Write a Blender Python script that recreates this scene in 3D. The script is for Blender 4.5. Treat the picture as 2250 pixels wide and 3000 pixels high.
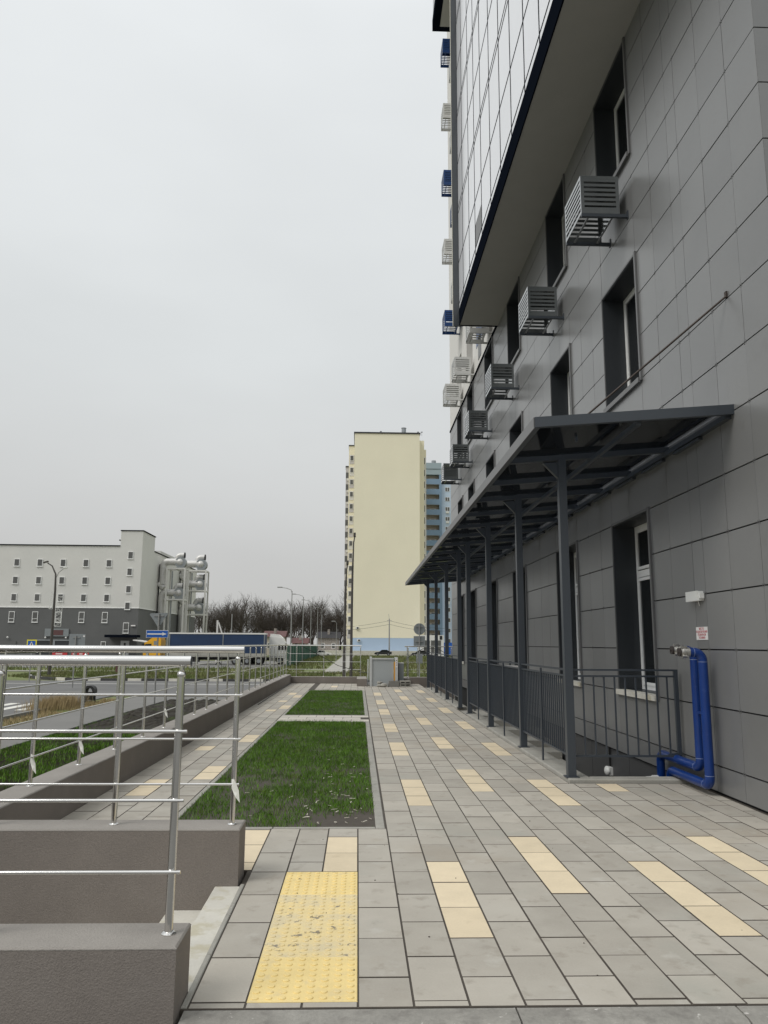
import bpy, math, random
import numpy as np
from mathutils import Vector, Matrix, noise as mnoise

# ------------------------------------------------------------------ camera, sky, sun, exposure
sc = bpy.context.scene
for o in list(bpy.data.objects): bpy.data.objects.remove(o)
col = sc.collection
YAW, PITCH, ROLL, CAMH = 0.03251, 0.17007, 0.00649, 1.616
cd = bpy.data.cameras.new('Camera'); cam = bpy.data.objects.new('Camera', cd); col.objects.link(cam)
cd.sensor_fit = 'VERTICAL'; cd.sensor_height = 36; cd.lens = 26.988; cd.clip_start = .05; cd.clip_end = 3000
cyw, syw, cp, sp, cr, sr = math.cos(YAW), math.sin(YAW), math.cos(PITCH), math.sin(PITCH), math.cos(ROLL), math.sin(ROLL)
F = Vector((syw*cp, cyw*cp, sp)); R0 = Vector((cyw, -syw, 0)); U0 = R0.cross(F)
R = R0*cr+U0*sr; U = -R0*sr+U0*cr
cam.matrix_world = Matrix(((R.x, U.x, -F.x, 0), (R.y, U.y, -F.y, 0), (R.z, U.z, -F.z, CAMH), (0, 0, 0, 1)))
sc.camera = cam
SUN_EL, SUN_AZ = math.radians(48), math.radians(-122)      # azimuth from +Y towards +X
w = bpy.data.worlds.new('World'); sc.world = w; w.use_nodes = True
nt = w.node_tree; nt.nodes.clear()
N = nt.nodes.new; LK = nt.links.new
out = N('ShaderNodeOutputWorld'); bg = N('ShaderNodeBackground'); bg.inputs[1].default_value = .1
sky = N('ShaderNodeTexSky'); sky.sky_type = 'NISHITA'; sky.sun_disc = False; sky.sun_elevation = SUN_EL; sky.sun_rotation = SUN_AZ
sky.air_density = 1; sky.dust_density = 4
hs = N('ShaderNodeHueSaturation'); hs.inputs['Saturation'].default_value = .25
LK(sky.outputs[0], hs.inputs['Color'])
tc = N('ShaderNodeTexCoord'); sx = N('ShaderNodeSeparateXYZ'); LK(tc.outputs['Generated'], sx.inputs[0])
rp = N('ShaderNodeValToRGB'); LK(sx.outputs[2], rp.inputs[0])
cl = [(0, (3.6, 3.6, 3.5)), (.12, (3.85, 3.88, 3.84)), (.35, (4.6, 4.78, 4.82)), (.68, (5.55, 5.75, 5.85)), (1, (9.4, 9.6, 9.7))]   # overcast: brightest overhead
for i, (p, c) in enumerate(cl):
    e = rp.color_ramp.elements[i] if i < 2 else rp.color_ramp.elements.new(p)
    e.position = p; e.color = (*[k/10 for k in c], 1)
cn = N('ShaderNodeTexNoise'); cn.inputs['Scale'].default_value = 1.6; cn.inputs['Detail'].default_value = 4
mp = N('ShaderNodeMapping'); mp.inputs['Scale'].default_value = (1, 1, 2.5); LK(tc.outputs['Generated'], mp.inputs[0]); LK(mp.outputs[0], cn.inputs[0])
mr = N('ShaderNodeMapRange'); mr.inputs[1].default_value = .3; mr.inputs[2].default_value = .7; mr.inputs[3].default_value = 14.2; mr.inputs[4].default_value = 16
LK(cn.outputs[0], mr.inputs[0])
vm = N('ShaderNodeVectorMath'); vm.operation = 'SCALE'; LK(rp.outputs[0], vm.inputs[0]); LK(mr.outputs[0], vm.inputs[3])
mx = N('ShaderNodeMixRGB'); mx.inputs[0].default_value = .9; LK(hs.outputs[0], mx.inputs[1]); LK(vm.outputs[0], mx.inputs[2])
LK(mx.outputs[0], bg.inputs[0]); LK(bg.outputs[0], out.inputs[0])
sl = bpy.data.lights.new('Sun', 'SUN'); sun = bpy.data.objects.new('Sun', sl); col.objects.link(sun)
sl.energy = 1.45; sl.angle = math.radians(28); sl.color = (1, .97, .93)
sd = Vector((math.sin(SUN_AZ)*math.cos(SUN_EL), math.cos(SUN_AZ)*math.cos(SUN_EL), math.sin(SUN_EL)))
sun.rotation_euler = sd.to_track_quat('Z', 'Y').to_euler(); sun.location = (0, 0, 60)
sc.view_settings.view_transform = 'Standard'; sc.view_settings.look = 'None'; sc.view_settings.exposure = .06; sc.view_settings.gamma = 1
sc.render.engine = 'CYCLES'; sc.cycles.max_bounces = 6; sc.cycles.transparent_max_bounces = 12

# ------------------------------------------------------------------ materials
M = {}
def mat(name, c, rough=.7, metal=0., var=.08, scale=1.5, fine=0., fscale=60., bump=0., bscale=80., isl=0., spec=.5, spots=None, stretch=None, obj_rand=True, coat=0.):
    """base colour varied by two noises in world space, optional tone per piece, optional stains, optional bump"""
    m = bpy.data.materials.new(name); m.use_nodes = True; t = m.node_tree; n = t.nodes.new; l = t.links.new
    b = t.nodes['Principled BSDF']; b.inputs['Roughness'].default_value = rough; b.inputs['Metallic'].default_value = metal
    b.inputs['Specular IOR Level'].default_value = spec
    if coat: b.inputs['Coat Weight'].default_value = coat; b.inputs['Coat Roughness'].default_value = .15
    g = n('ShaderNodeNewGeometry'); pos = g.outputs['Position']
    if stretch:
        mp = n('ShaderNodeMapping'); mp.inputs['Scale'].default_value = stretch; l(pos, mp.inputs[0]); pos = mp.outputs[0]
    def noise(s, d=5):
        x = n('ShaderNodeTexNoise'); x.inputs['Scale'].default_value = s; x.inputs['Detail'].default_value = d; x.inputs['Roughness'].default_value = .62; l(pos, x.inputs[0]); return x.outputs[0]
    def math_(op, a, bb):
        x = n('ShaderNodeMath'); x.operation = op
        for i, k in enumerate((a, bb)):
            if isinstance(k, (int, float)): x.inputs[i].default_value = k
            else: l(k, x.inputs[i])
        return x.outputs[0]
    nz = noise(scale)
    fac = math_('MULTIPLY_ADD', nz, var*4); fac.node.inputs[2].default_value = 1-var*2
    if fine:
        f2 = math_('MULTIPLY_ADD', noise(fscale, 3), fine*4); f2.node.inputs[2].default_value = 1-fine*2
        fac = math_('MULTIPLY', fac, f2)
    if isl:
        oi = n('ShaderNodeObjectInfo')
        r = math_('ADD', g.outputs['Random Per Island'], math_('MULTIPLY', oi.outputs['Random'], 7.31))
        r = math_('FRACT', r, 0)
        f3 = math_('MULTIPLY_ADD', r, isl*2); f3.node.inputs[2].default_value = 1-isl
        fac = math_('MULTIPLY', fac, f3)
    sc_ = n('ShaderNodeVectorMath'); sc_.operation = 'SCALE'; sc_.inputs[0].default_value = c; l(fac, sc_.inputs[3])
    colr = sc_.outputs[0]
    if spots:
        for (sc2, lo, hi, c2, amt) in spots:
            mr = n('ShaderNodeMapRange'); mr.inputs[1].default_value = lo; mr.inputs[2].default_value = hi; mr.inputs[4].default_value = amt; l(noise(sc2, 6), mr.inputs[0])
            mx = n('ShaderNodeMixRGB'); l(mr.outputs[0], mx.inputs[0]); l(colr, mx.inputs[1]); mx.inputs[2].default_value = (*c2, 1); colr = mx.outputs[0]
    l(colr, b.inputs['Base Color'])
    if bump:
        bp = n('ShaderNodeBump'); bp.inputs['Strength'].default_value = bump; bp.inputs['Distance'].default_value = .01; l(noise(bscale, 4), bp.inputs['Height']); l(bp.outputs[0], b.inputs['Normal'])
    M[name] = m; return m
mat('paver', (0.376, 0.348, 0.298), .72, var=.09, scale=2.2, fine=.05, fscale=90, bump=.12, bscale=220, isl=.12, spots=[(1.1, .5, .72, (.42, .40, .35), .5), (.8, .56, .7, (.30, .305, .265), .5), (.45, .55, .7, (.33, .275, .205), .6), (6, .56, .70, (.22, .19, .15), .5), (3.3, .60, .70, (.47, .455, .41), .5), (2.3, .62, .74, (.30, .25, .19), .45)])
mat('paver_beige', (0.65, 0.548, 0.385), .72, var=.07, scale=4, fine=.04, bump=.1, bscale=220, isl=.06, spots=[(5, .6, .75, (.42, .34, .21), .35)])
mat('paver_pale', (.50, .47, .41), .72, var=.06, scale=4, bump=.1, bscale=200, isl=.07)
mat('tactile', (0.75, 0.585, 0.25), .6, var=.08, scale=5, fine=.05, bump=.08, bscale=200, spots=[(8, .56, .66, (.60, .50, .29), .5), (9, .67, .70, (.13, .11, .10), .7)])
mat('tactile_dirty', (0.72, 0.58, 0.29), .65, var=.1, scale=5, fine=.06, bump=.08, bscale=200, spots=[(5, .46, .62, (.56, .49, .33), .75), (11, .61, .65, (.12, .11, .105), .8)])
mat('bedding', (0.066, 0.056, 0.045), .95, var=.2, scale=6)
mat('concrete', (0.31, 0.3, 0.265), .8, var=.16, scale=3, fine=.08, bump=.3, bscale=90, spots=[(7, .56, .7, (.20, .19, .17), .6), (14, .66, .7, (.6, .58, .54), .6)])
mat('kerb_concrete', (.25, .24, .215), .85, var=.22, scale=5, fine=.1, bump=.5, bscale=60, spots=[(9, .5, .66, (.16, .15, .135), .7), (16, .64, .69, (.62, .6, .56), .7)])
mat('concrete_pale', (.55, .53, .47), .8, var=.1, scale=4, fine=.05, bump=.2, bscale=120, spots=[(5, .52, .64, (.42, .38, .26), .7)])
mat('concrete_dark', (.19, .185, .17), .85, var=.15, scale=3, fine=.08, bump=.3, bscale=80)
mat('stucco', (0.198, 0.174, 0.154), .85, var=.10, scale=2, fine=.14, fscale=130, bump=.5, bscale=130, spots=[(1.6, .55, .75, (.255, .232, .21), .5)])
mat('stucco_top_lit', (0.262, 0.243, 0.22), .85, var=.12, scale=2.5, fine=.1, fscale=120, bump=.5, bscale=120)  # lighter copy of stucco: skylight on the wall tops put into the colour
mat('steel', (.70, .69, .67), .13, 1., var=.05, scale=5, fine=.03, fscale=200)
mat('panel', (0.172, 0.173, 0.172), .31, var=.05, scale=.8, fine=.015, fscale=20, isl=.07, spec=.8, spots=[(.9, .52, .72, (.195, .195, .19), .5), (2.6, .60, .72, (.145, .143, .138), .4)])
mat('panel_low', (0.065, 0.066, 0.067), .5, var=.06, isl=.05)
mat('panel_trim', (.12, .12, .12), .4, var=.03)
mat('joint_dark', (.014, .014, .015), .8, var=.05)
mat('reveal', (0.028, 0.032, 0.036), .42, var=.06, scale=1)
mat('pvc', (0.83, 0.83, 0.81), .35, var=.03)
mat('glass', (.013, .015, .016), .06, var=.1, scale=.6, spec=.6)
mat('blind', (.055, .06, .056), .6, var=.3, scale=6, stretch=(1, 3, .05))
mat('soffit', (0.42, 0.41, 0.375), .6, var=.04, scale=2, fine=.03, fscale=120)
mat('navy_trim', (0.006, 0.008, 0.013), 1., var=.05, spec=.0)
mat('white_enamel', (0.78, 0.785, 0.82), .16, var=.03, scale=.7, isl=.03, spec=.6)
mat('bay_dark', (.07, .077, .085), .18, var=.06, scale=.8, isl=.08)
mat('fin_edge_lit', (.62, .6, .5), .5, var=.04)  # light on the narrow fin edge, put into a pale colour
mat('plaster_white', (0.66, 0.645, 0.615), .8, var=.04, scale=.8, fine=.03)
mat('paint_grey', (0.075, 0.083, 0.084), .2, var=.04, spec=.9, coat=1.)
mat('paint_white', (.62, .62, .60), .35, var=.04)
mat('paint_blue', (.012, .05, .17), .35, var=.05)
mat('canopy_steel', (0.04, 0.048, 0.058), .38, var=.06, spec=.5)
mat('rail_navy', (.034, .042, .053), .4, var=.08)
mat('pipe_blue', (0.003, 0.03, 0.165), .3, var=.14, scale=5, spec=.5, spots=[(9, .62, .72, (.06, .11, .3), .4)])
mat('weld', (.25, .3, .45), .5, var=.1)
mat('cast_metal', (.5, .49, .46), .38, .9, var=.14, scale=25)
mat('rubber', (.035, .028, .025), .6, var=.1)
mat('plastic_white', (.72, .72, .69), .4, var=.03)
mat('sign_white', (.75, .73, .71), .45, var=.02)
mat('red_print', (.45, .055, .07), .5, var=.03)
mat('rod_brown', (0.055, 0.042, 0.035), .6, .3, var=.2, scale=8)
mat('grass', (0.078, 0.17, 0.01), .6, var=.34, scale=1.3, isl=.45, spec=.3, spots=[(3.1, .56, .68, (.11, .115, .02), .55)])
mat('grass_far', (0.1, 0.125, 0.03), .8, var=.3, scale=.35, fine=.2, fscale=4, isl=.3, spots=[(.25, .46, .6, (.15, .13, .06), .7), (1.3, .6, .7, (.06, .08, .02), .5)])
mat('straw', (.33, .25, .13), .8, var=.2, isl=.3)
mat('soil', (0.02, 0.017, 0.011), .95, var=.35, scale=5, fine=.3, fscale=40, bump=.9, bscale=50, spec=.1, spots=[(2.2, .5, .62, (.028, .042, .009), .75)])
mat('soil_clods', (.024, .02, .014), .95, var=.3, scale=4, fine=.3, fscale=30, bump=.8, bscale=30, spots=[(1.5, .55, .65, (.035, .05, .012), .7)])
mat('chips', (.6, .56, .47), .8, var=.1, isl=.25)
mat('asphalt', (0.118, 0.117, 0.114), .85, var=.10, scale=.35, fine=.08, fscale=14, bump=.2, bscale=40, spots=[(.15, .5, .65, (.185, .18, .172), .5)])
mat('asphalt_walk', (0.16, 0.157, 0.148), .85, var=.08, scale=.6, fine=.1, fscale=25)
mat('road_paint', (.62, .61, .56), .7, var=.12, scale=2, spots=[(5, .6, .68, (.2, .2, .19), .6)])
mat('kerb_black', (.05, .05, .05), .8, var=.2, scale=2)
mat('kerb_white', (.62, .6, .53), .8, var=.15, scale=2)
mat('cream_wall', (0.81, 0.755, 0.585), .85, var=.035, scale=.12, fine=.02, fscale=3, spots=[(.05, .5, .7, (.83, .78, .615), .5)])
mat('grey_mauve', (0.52, 0.5, 0.5), .8, var=.05)
mat('band_blue', (0.4, 0.51, 0.66), .85, var=.03, scale=.2)
mat('tower_blue', (0.19, 0.28, 0.39), .8, var=.05, scale=.3)
mat('tower_sky', (0.48, 0.58, 0.7), .8, var=.04, scale=.3)
mat('tower_greyblue', (0.3, 0.37, 0.4), .8, var=.04, scale=.3)
mat('tan', (0.45, 0.4, 0.34), .8, var=.1)
mat('roof_metal', (.06, .06, .064), .9, var=.1, spec=.1)
mat('zinc', (.30, .32, .33), .4, .6, var=.1)
mat('store_grey', (0.62, 0.615, 0.58), .85, var=.05, scale=.25, fine=.02, fscale=4, spots=[(.12, .52, .7, (.66, .64, .60), .5)])
mat('store_dark', (0.118, 0.12, 0.117), .85, var=.08, scale=.3)
mat('win_grey', (.10, .10, .095), .15, var=.3, scale=.3, spec=.6)
mat('duct', (0.56, 0.55, 0.53), .42, .25, var=.16, scale=3, bump=.5, bscale=3, stretch=(1, 1, 2.5))
mat('bark', (0.07, 0.058, 0.047), .9, var=.2, scale=2)
mat('pole_grey', (.29, .29, .28), .5, .3, var=.08)
mat('pole_dark', (.065, .058, .052), .6, var=.1)
mat('sign_back', (.25, .27, .275), .5, .4, var=.08)
mat('sign_blue', (.01, .10, .42), .4, var=.03)
mat('sign_yellow', (.80, .70, .03), .4, var=.03)
mat('truck_yellow', (.72, .38, .02), .35, var=.05)
mat('truck_blue', (0.009, 0.031, 0.085), .55, var=.15, scale=.8)
mat('truck_white', (.70, .69, .66), .35, var=.04)
mat('truck_board', (.36, .35, .31), .6, var=.15, scale=1)
mat('black', (.012, .012, .012), .6, var=.1)
mat('tyre', (.022, .021, .02), .85, var=.1)
mat('car_dark', (.018, .020, .022), .22, var=.05, spec=.6, coat=.5)
mat('fence_green', (.012, .075, .045), .55, var=.15, scale=.5)
mat('roof_red', (0.11, 0.05, 0.048), .7, var=.12)
mat('brick_pale', (.33, .30, .27), .9, var=.1, scale=1, spots=[(4, .5, .56, (.15, .13, .12), .7)])
mat('cabinet_grey', (0.36, 0.385, 0.39), .45, var=.04)
mat('cabinet_light', (0.5, 0.515, 0.51), .45, var=.04)
mat('orange', (.68, .34, .05), .45, var=.04)
mat('film', (.72, .72, .67), .6, var=.08, scale=20)
mat('red_banner', (.50, .03, .035), .6, var=.06)
mat('cable', (.016, .016, .017), .6, var=.05)
# tinted canopy sheet: mostly absorbs, reflects by Fresnel
m = bpy.data.materials.new('tinted_sheet'); m.use_nodes = True; t = m.node_tree; t.nodes.clear()
o_ = t.nodes.new('ShaderNodeOutputMaterial'); tr = t.nodes.new('ShaderNodeBsdfTransparent'); tr.inputs[0].default_value = (.70, .73, .78, 1)
df = t.nodes.new('ShaderNodeBsdfDiffuse'); df.inputs[0].default_value = (.03, .033, .038, 1)
m1 = t.nodes.new('ShaderNodeMixShader'); m1.inputs[0].default_value = .1; t.links.new(tr.outputs[0], m1.inputs[1]); t.links.new(df.outputs[0], m1.inputs[2])
gl = t.nodes.new('ShaderNodeBsdfGlossy'); gl.inputs['Roughness'].default_value = .04; fr = t.nodes.new('ShaderNodeFresnel'); fr.inputs[0].default_value = 1.4
m2 = t.nodes.new('ShaderNodeMixShader'); t.links.new(fr.outputs[0], m2.inputs[0]); t.links.new(m1.outputs[0], m2.inputs[1]); t.links.new(gl.outputs[0], m2.inputs[2]); t.links.new(m2.outputs[0], o_.inputs[0]); M['tinted_sheet'] = m

# ------------------------------------------------------------------ helpers
def tag(o, label=None, cat=None, group=None, kind=None):
    for k, v in (('label', label), ('category', cat), ('group', group), ('kind', kind)):
        if v: o[k] = v
    return o
def link(name, me, parent=None, loc=None, rz=0):
    o = bpy.data.objects.new(name, me); col.objects.link(o)
    if parent:
        o.parent = parent
        o.matrix_parent_inverse = Matrix.Translation(-Vector(ABS[parent.name]))
    if loc is not None: o.location = loc
    if rz: o.rotation_euler.z = rz
    ABS[o.name] = (0, 0, 0) if not parent else ABS[parent.name]
    if parent: ABS[o.name] = (0, 0, 0) if loc is None else tuple(loc)
    elif loc is not None: ABS[o.name] = tuple(loc)
    return o
ABS = {}
def thing(name, label, cat, loc=(0, 0, 0), group=None):
    return tag(link(name, None, None, loc), label, cat, group)
class MB:
    def __init__(s): s.v = []; s.f = []
    def add(s, v, f):
        n = len(s.v); s.v += v; s.f += [tuple(i+n for i in q) for q in f]; return s
    def box(s, x0, x1, y0, y1, z0, z1):
        return s.add([(x0, y0, z0), (x1, y0, z0), (x1, y1, z0), (x0, y1, z0), (x0, y0, z1), (x1, y0, z1), (x1, y1, z1), (x0, y1, z1)],
                     [(0, 3, 2, 1), (4, 5, 6, 7), (0, 1, 5, 4), (1, 2, 6, 5), (2, 3, 7, 6), (3, 0, 4, 7)])
    def cbox(s, x0, x1, y0, y1, z0, z1, c):
        """box whose upper edges are chamfered by c"""
        b = [(x0, y0), (x1, y0), (x1, y1), (x0, y1)]; i = [(x0+c, y0+c), (x1-c, y0+c), (x1-c, y1-c), (x0+c, y1-c)]
        v = [(*p, z0) for p in b]+[(*p, z1-c) for p in b]+[(*p, z1) for p in i]
        f = [(8, 9, 10, 11)]
        for k in range(4):
            j = (k+1) % 4; f += [(k, j, 4+j, 4+k), (4+k, 4+j, 8+j, 8+k)]
        return s.add(v, f)
    def obox(s, c, ax, ay, az):
        c, ax, ay, az = map(Vector, (c, ax, ay, az)); v = []
        for k in (-1, 1):
            for (i, j) in ((-1, -1), (1, -1), (1, 1), (-1, 1)): v.append(tuple(c+ax*i+ay*j+az*k))
        return s.add(v, [(0, 3, 2, 1), (4, 5, 6, 7), (0, 1, 5, 4), (1, 2, 6, 5), (2, 3, 7, 6), (3, 0, 4, 7)])
    def bar(s, a, b, w, h=None):
        """square bar from a to b"""
        h = h or w; a, b = Vector(a), Vector(b); d = (b-a).normalized()
        u = Vector((0, 0, 1)) if abs(d.z) < .9 else Vector((0, 1, 0))
        x = d.cross(u).normalized(); y = x.cross(d)
        return s.obox((a+b)/2, x*w/2, y*h/2, (b-a)/2)
    def tube(s, pts, r, n=10, cap=True):
        pts = [Vector(p) for p in pts]; rs = r if isinstance(r, (list, tuple)) else [r]*len(pts)
        base = len(s.v); u = None; L = len(pts)
        for i, p in enumerate(pts):
            d = (pts[min(i+1, L-1)]-pts[max(i-1, 0)]).normalized()
            if u is None: u = d.cross(Vector((0, 0, 1)) if abs(d.z) < .9 else Vector((1, 0, 0))).normalized()
            u = (u-d*u.dot(d)).normalized(); v = d.cross(u)
            for k in range(n):
                a = 2*math.pi*k/n; q = p+(u*math.cos(a)+v*math.sin(a))*rs[i]; s.v.append(tuple(q))
        for i in range(L-1):
            for k in range(n):
                a = base+i*n+k; b = base+i*n+(k+1) % n; s.f.append((a, b, b+n, a+n))
        if cap:
            s.f.append(tuple(base+k for k in range(n))[::-1]); s.f.append(tuple(base+(L-1)*n+k for k in range(n)))
        return s
    def prism(s, poly, ax, a0, a1):
        """extrude 2-D polygon along axis ax ('x': poly=(y,z), 'y': (x,z), 'z': (x,y))"""
        n = len(poly)
        mk = {'x': lambda p, a: (a, p[0], p[1]), 'y': lambda p, a: (p[0], a, p[1]), 'z': lambda p, a: (p[0], p[1], a)}[ax]
        v = [mk(p, a0) for p in poly]+[mk(p, a1) for p in poly]
        f = [tuple(range(n))[::-1], tuple(range(n, 2*n))]+[(i, (i+1) % n, n+(i+1) % n, n+i) for i in range(n)]
        return s.add(v, f)
    def ball(s, c, r, n=10, m=6, sz=1, half=False):
        c = Vector(c); base = len(s.v); t1 = math.pi/2 if half else math.pi
        for i in range(m+1):
            t = t1*i/m
            for k in range(n):
                a = 2*math.pi*k/n; s.v.append((c.x+r*math.sin(t)*math.cos(a), c.y+r*math.sin(t)*math.sin(a), c.z+r*sz*math.cos(t)))
        for i in range(m):
            for k in range(n):
                a = base+i*n+k; b = base+i*n+(k+1) % n; s.f.append((a, a+n, b+n, b))
        return s
    def mesh(s, name, mtl, smooth=False):
        me = bpy.data.meshes.new(name); me.from_pydata(s.v, [], s.f); me.materials.append(M[mtl]); me.update()
        if smooth:
            me.polygons.foreach_set('use_smooth', [True]*len(me.polygons)); me.set_sharp_from_angle(angle=math.radians(42))
        return me
    def build(s, name, mtl, parent=None, smooth=False, **kw):
        o = link(name, s.mesh(name, mtl, smooth), parent)
        return tag(o, **kw) if kw else o
def arc(pts, rad, n=6):
    """round the inner corners of a polyline"""
    P = [Vector(p) for p in pts]; o = [P[0]]
    for i in range(1, len(P)-1):
        a, b, c = P[i-1], P[i], P[i+1]; u = (a-b).normalized(); v = (c-b).normalized()
        h = u.angle(v)/2; t = rad/math.tan(h); p0 = b+u*t; cen = b+(u+v).normalized()*(rad/math.sin(h))
        e0 = p0-cen; e1 = b+v*t-cen; tot = e0.angle(e1); ax = e0.cross(e1).normalized()
        for k in range(n+1): o.append(cen+Matrix.Rotation(tot*k/n, 3, ax) @ e0)
    return o+[P[-1]]
def dup(root, loc, label=None, group=None, rz=None, parent=None):
    r = root.copy(); col.objects.link(r); r.location = loc
    if rz is not None: r.rotation_euler.z = rz
    if label: r['label'] = label
    if group: r['group'] = group
    for ch in list(root.children):
        c = ch.copy(); col.objects.link(c); c.parent = r; c.matrix_parent_inverse = ch.matrix_parent_inverse.copy()
        for g in list(ch.children):
            d = g.copy(); col.objects.link(d); d.parent = c; d.matrix_parent_inverse = g.matrix_parent_inverse.copy()
    return r
def text(name, body, size, mtl, mw, parent):
    cu = bpy.data.curves.new(name, 'FONT'); cu.body = body; cu.size = size; cu.align_x = 'CENTER'; cu.align_y = 'CENTER'; cu.resolution_u = 2; cu.extrude = .0008
    ob = bpy.data.objects.new(name+'_curve', cu); col.objects.link(ob)
    dg = bpy.context.evaluated_depsgraph_get(); me = bpy.data.meshes.new_from_object(ob.evaluated_get(dg)); bpy.data.objects.remove(ob); bpy.data.curves.remove(cu)
    me.transform(mw); me.materials.clear(); me.materials.append(M[mtl]); return link(name, me, parent)
def blades(name, spots, hmin, hmax, wd, mtl, lean=.5, seed=1, parent=None, **kw):
    """one mesh of single-triangle-pair grass blades at the given (n,3) spots"""
    rng = np.random.default_rng(seed); P = np.asarray(spots); n = len(P)
    a = rng.uniform(0, 6.283, n); h = rng.uniform(hmin, hmax, n); dx, dy = np.cos(a)*wd/2, np.sin(a)*wd/2
    b = rng.uniform(0, 6.283, n); k = rng.uniform(.1, lean, n)*h; V = np.zeros((n, 5, 3))
    V[:, 0] = P+np.c_[dx, dy, np.zeros(n)]; V[:, 1] = P-np.c_[dx, dy, np.zeros(n)]
    mid = P+np.c_[np.cos(b)*k*.35, np.sin(b)*k*.35, h*.6]
    V[:, 2] = mid-np.c_[dx, dy, np.zeros(n)]*.8; V[:, 3] = mid+np.c_[dx, dy, np.zeros(n)]*.8; V[:, 4] = P+np.c_[np.cos(b)*k, np.sin(b)*k, h]
    i = np.arange(n)[:, None]*5; loops = np.concatenate([i+[0, 1, 2, 3], i+[3, 2, 4]], 1).ravel()
    me = bpy.data.meshes.new(name); me.vertices.add(n*5); me.vertices.foreach_set('co', V.ravel()); me.loops.add(n*7); me.loops.foreach_set('vertex_index', loops)
    me.polygons.add(n*2); me.polygons.foreach_set('loop_start', (np.arange(n)[:, None]*7+[0, 4]).ravel()); me.update(calc_edges=True); me.validate()
    me.materials.append(M[mtl]); return tag(link(name, me, parent), **kw)
def nz(x, y, s, o=0): return mnoise.noise(Vector((x*s, y*s, o)))
rnd = random.Random(7)
GZ = -1.2       # street level; the walkway is at z = 0

# ------------------------------------------------------------------ ground, roads, pavements
def sheet(name, x0, x1, y0, y1, z, mtl, label=None):
    return MB().box(x0, x1, y0, y1, z-.05, z).build(name, mtl, kind='structure')
g = MB(); xs = [-900, -300, -60, 60, 300, 900]; ys = [-120, 0, 60, 200, 500, 2000]
g.v = [(x, y, GZ-.06) for y in ys for x in xs]; g.f = [(j*6+i, j*6+i+1, j*6+i+7, j*6+i+6) for j in range(5) for i in range(5)]
g.build('ground', 'grass_far', kind='structure')
sheet('road', -220, 220, 42.7, 58.7, GZ-.01, 'asphalt')
sheet('side_road', -40, -13.1, -60, 42.69, GZ-.012, 'asphalt')
sheet('parking_lot', -120, -9.5, 88, 124.9, GZ-.008, 'asphalt_walk')
sheet('far_road', -9.4, 120, 181, 192, GZ-.008, 'asphalt_walk')
pv = MB().box(-11.6, -9.4, -20, 41.6, GZ-.05, GZ+.012).box(-9.39, 60, 39.2, 41.6, GZ-.05, GZ+.012).build('pavement', 'asphalt_walk', kind='structure')
MB().box(-60, 60, 77, 78.6, GZ-.05, GZ+.02).build('pavement', 'concrete', kind='structure')
MB().box(-3.4, -1.0, 79.2, 180, GZ-.05, GZ+.02).build('path', 'concrete', kind='structure')
for X in (-14.05, -14.95, -15.85, -16.75, -17.65):
    MB().box(X-.22, X+.22, 33.4, 37.2, GZ-.012, GZ-.004).build('crossing_stripe', 'road_paint', parent=bpy.data.objects['side_road'])
MB().box(-60, 60, 54.55, 54.75, GZ-.02, GZ-.004).build('edge_line', 'road_paint', parent=bpy.data.objects['road'])
# far kerb of black and white stones, curved at its left end
kb = tag(link('kerb', MB().box(-18, 70, 58.75, 58.95, GZ-.3, GZ-.02).mesh('kerb', 'kerb_black')), kind='structure')
kp = [(-18+i, 58.8) for i in range(26)]
cv = []
for i in range(1, 13):
    a = math.radians(i*6.2); cv.append((-18-9.2*math.sin(a), 58.8+9.2*(1-math.cos(a))))
kp = cv[::-1]+kp
for i in range(len(kp)-1):
    (ax_, ay_), (bx_, by_) = kp[i], kp[i+1]; d = Vector((bx_-ax_, by_-ay_, 0)); L_ = d.length; d.normalize(); nn = Vector((-d.y, d.x, 0))
    MB().obox(((ax_+bx_)/2, (ay_+by_)/2, GZ+.04), d*(L_/2-.01), nn*.09, (0, 0, .12)).build('kerb_stone', 'kerb_white' if i % 3 == 1 else 'kerb_black', parent=kb)
MB().box(-13.1, -12.9, -60, 38.2, GZ-.2, GZ+.1).build('kerb', 'concrete_dark', kind='structure')
MB().box(-9.4, 60, 41.6, 41.8, GZ-.2, GZ+.09).build('kerb', 'concrete_dark', kind='structure')

# ------------------------------------------------------------------ walkway platform with pavers
wk = MB().box(-.775, 2.55, 3.79, 5.93, -.3, -.004).box(-2.73, 2.55, 5.931, 32.3, -.3, -.004).box(2.551, 4.06, 3.79, 9.44, -.3, -.0045).box(4.061, 9, 3.79, 6.845, -.3, -.005).box(-.77, 4.0, 3.8, 5.0, -1.3, -.31).box(-2.7, 2.5, 5.95, 32.2, -1.3, -.31).build('walkway', 'bedding', kind='structure')
MB().box(-4.6, 16, -60, 3.45, -.3, -.17).build('forecourt', 'asphalt_walk', kind='structure')
MB().box(-13.0, -4.61, -60, 3.6, GZ-.05, GZ+.012).build('pavement', 'asphalt_walk', kind='structure')
PX0, PP, PY0, PL = .0202, .255, 4.1038, .5073
beige = {}
for c_, starts in {2: (1, 8, 15, 21, 28, 34, 41), 5: (2.5, 9.5, 16.5, 23.5, 30.5, 37.5, 44.5), 8: (1, 8, 15, 22, 29, 36, 44), 11: (2.5, 9.5), -1: (3.5,), -4: (3, 50)}.items():
    for s_ in starts:
        for k in range(3 if c_ > 0 else 2): beige[(c_, s_+k)] = 1
beige[(-1, 3.5)] = beige[(-1, 4.5)] = 1; beige[(-4, 4)] = beige[(-4, 5)] = 1; beige[(-7, 49.5)] = beige[(-7, 50.5)] = 1
P = []      # (x0,x1,y0,y1,material)
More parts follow.
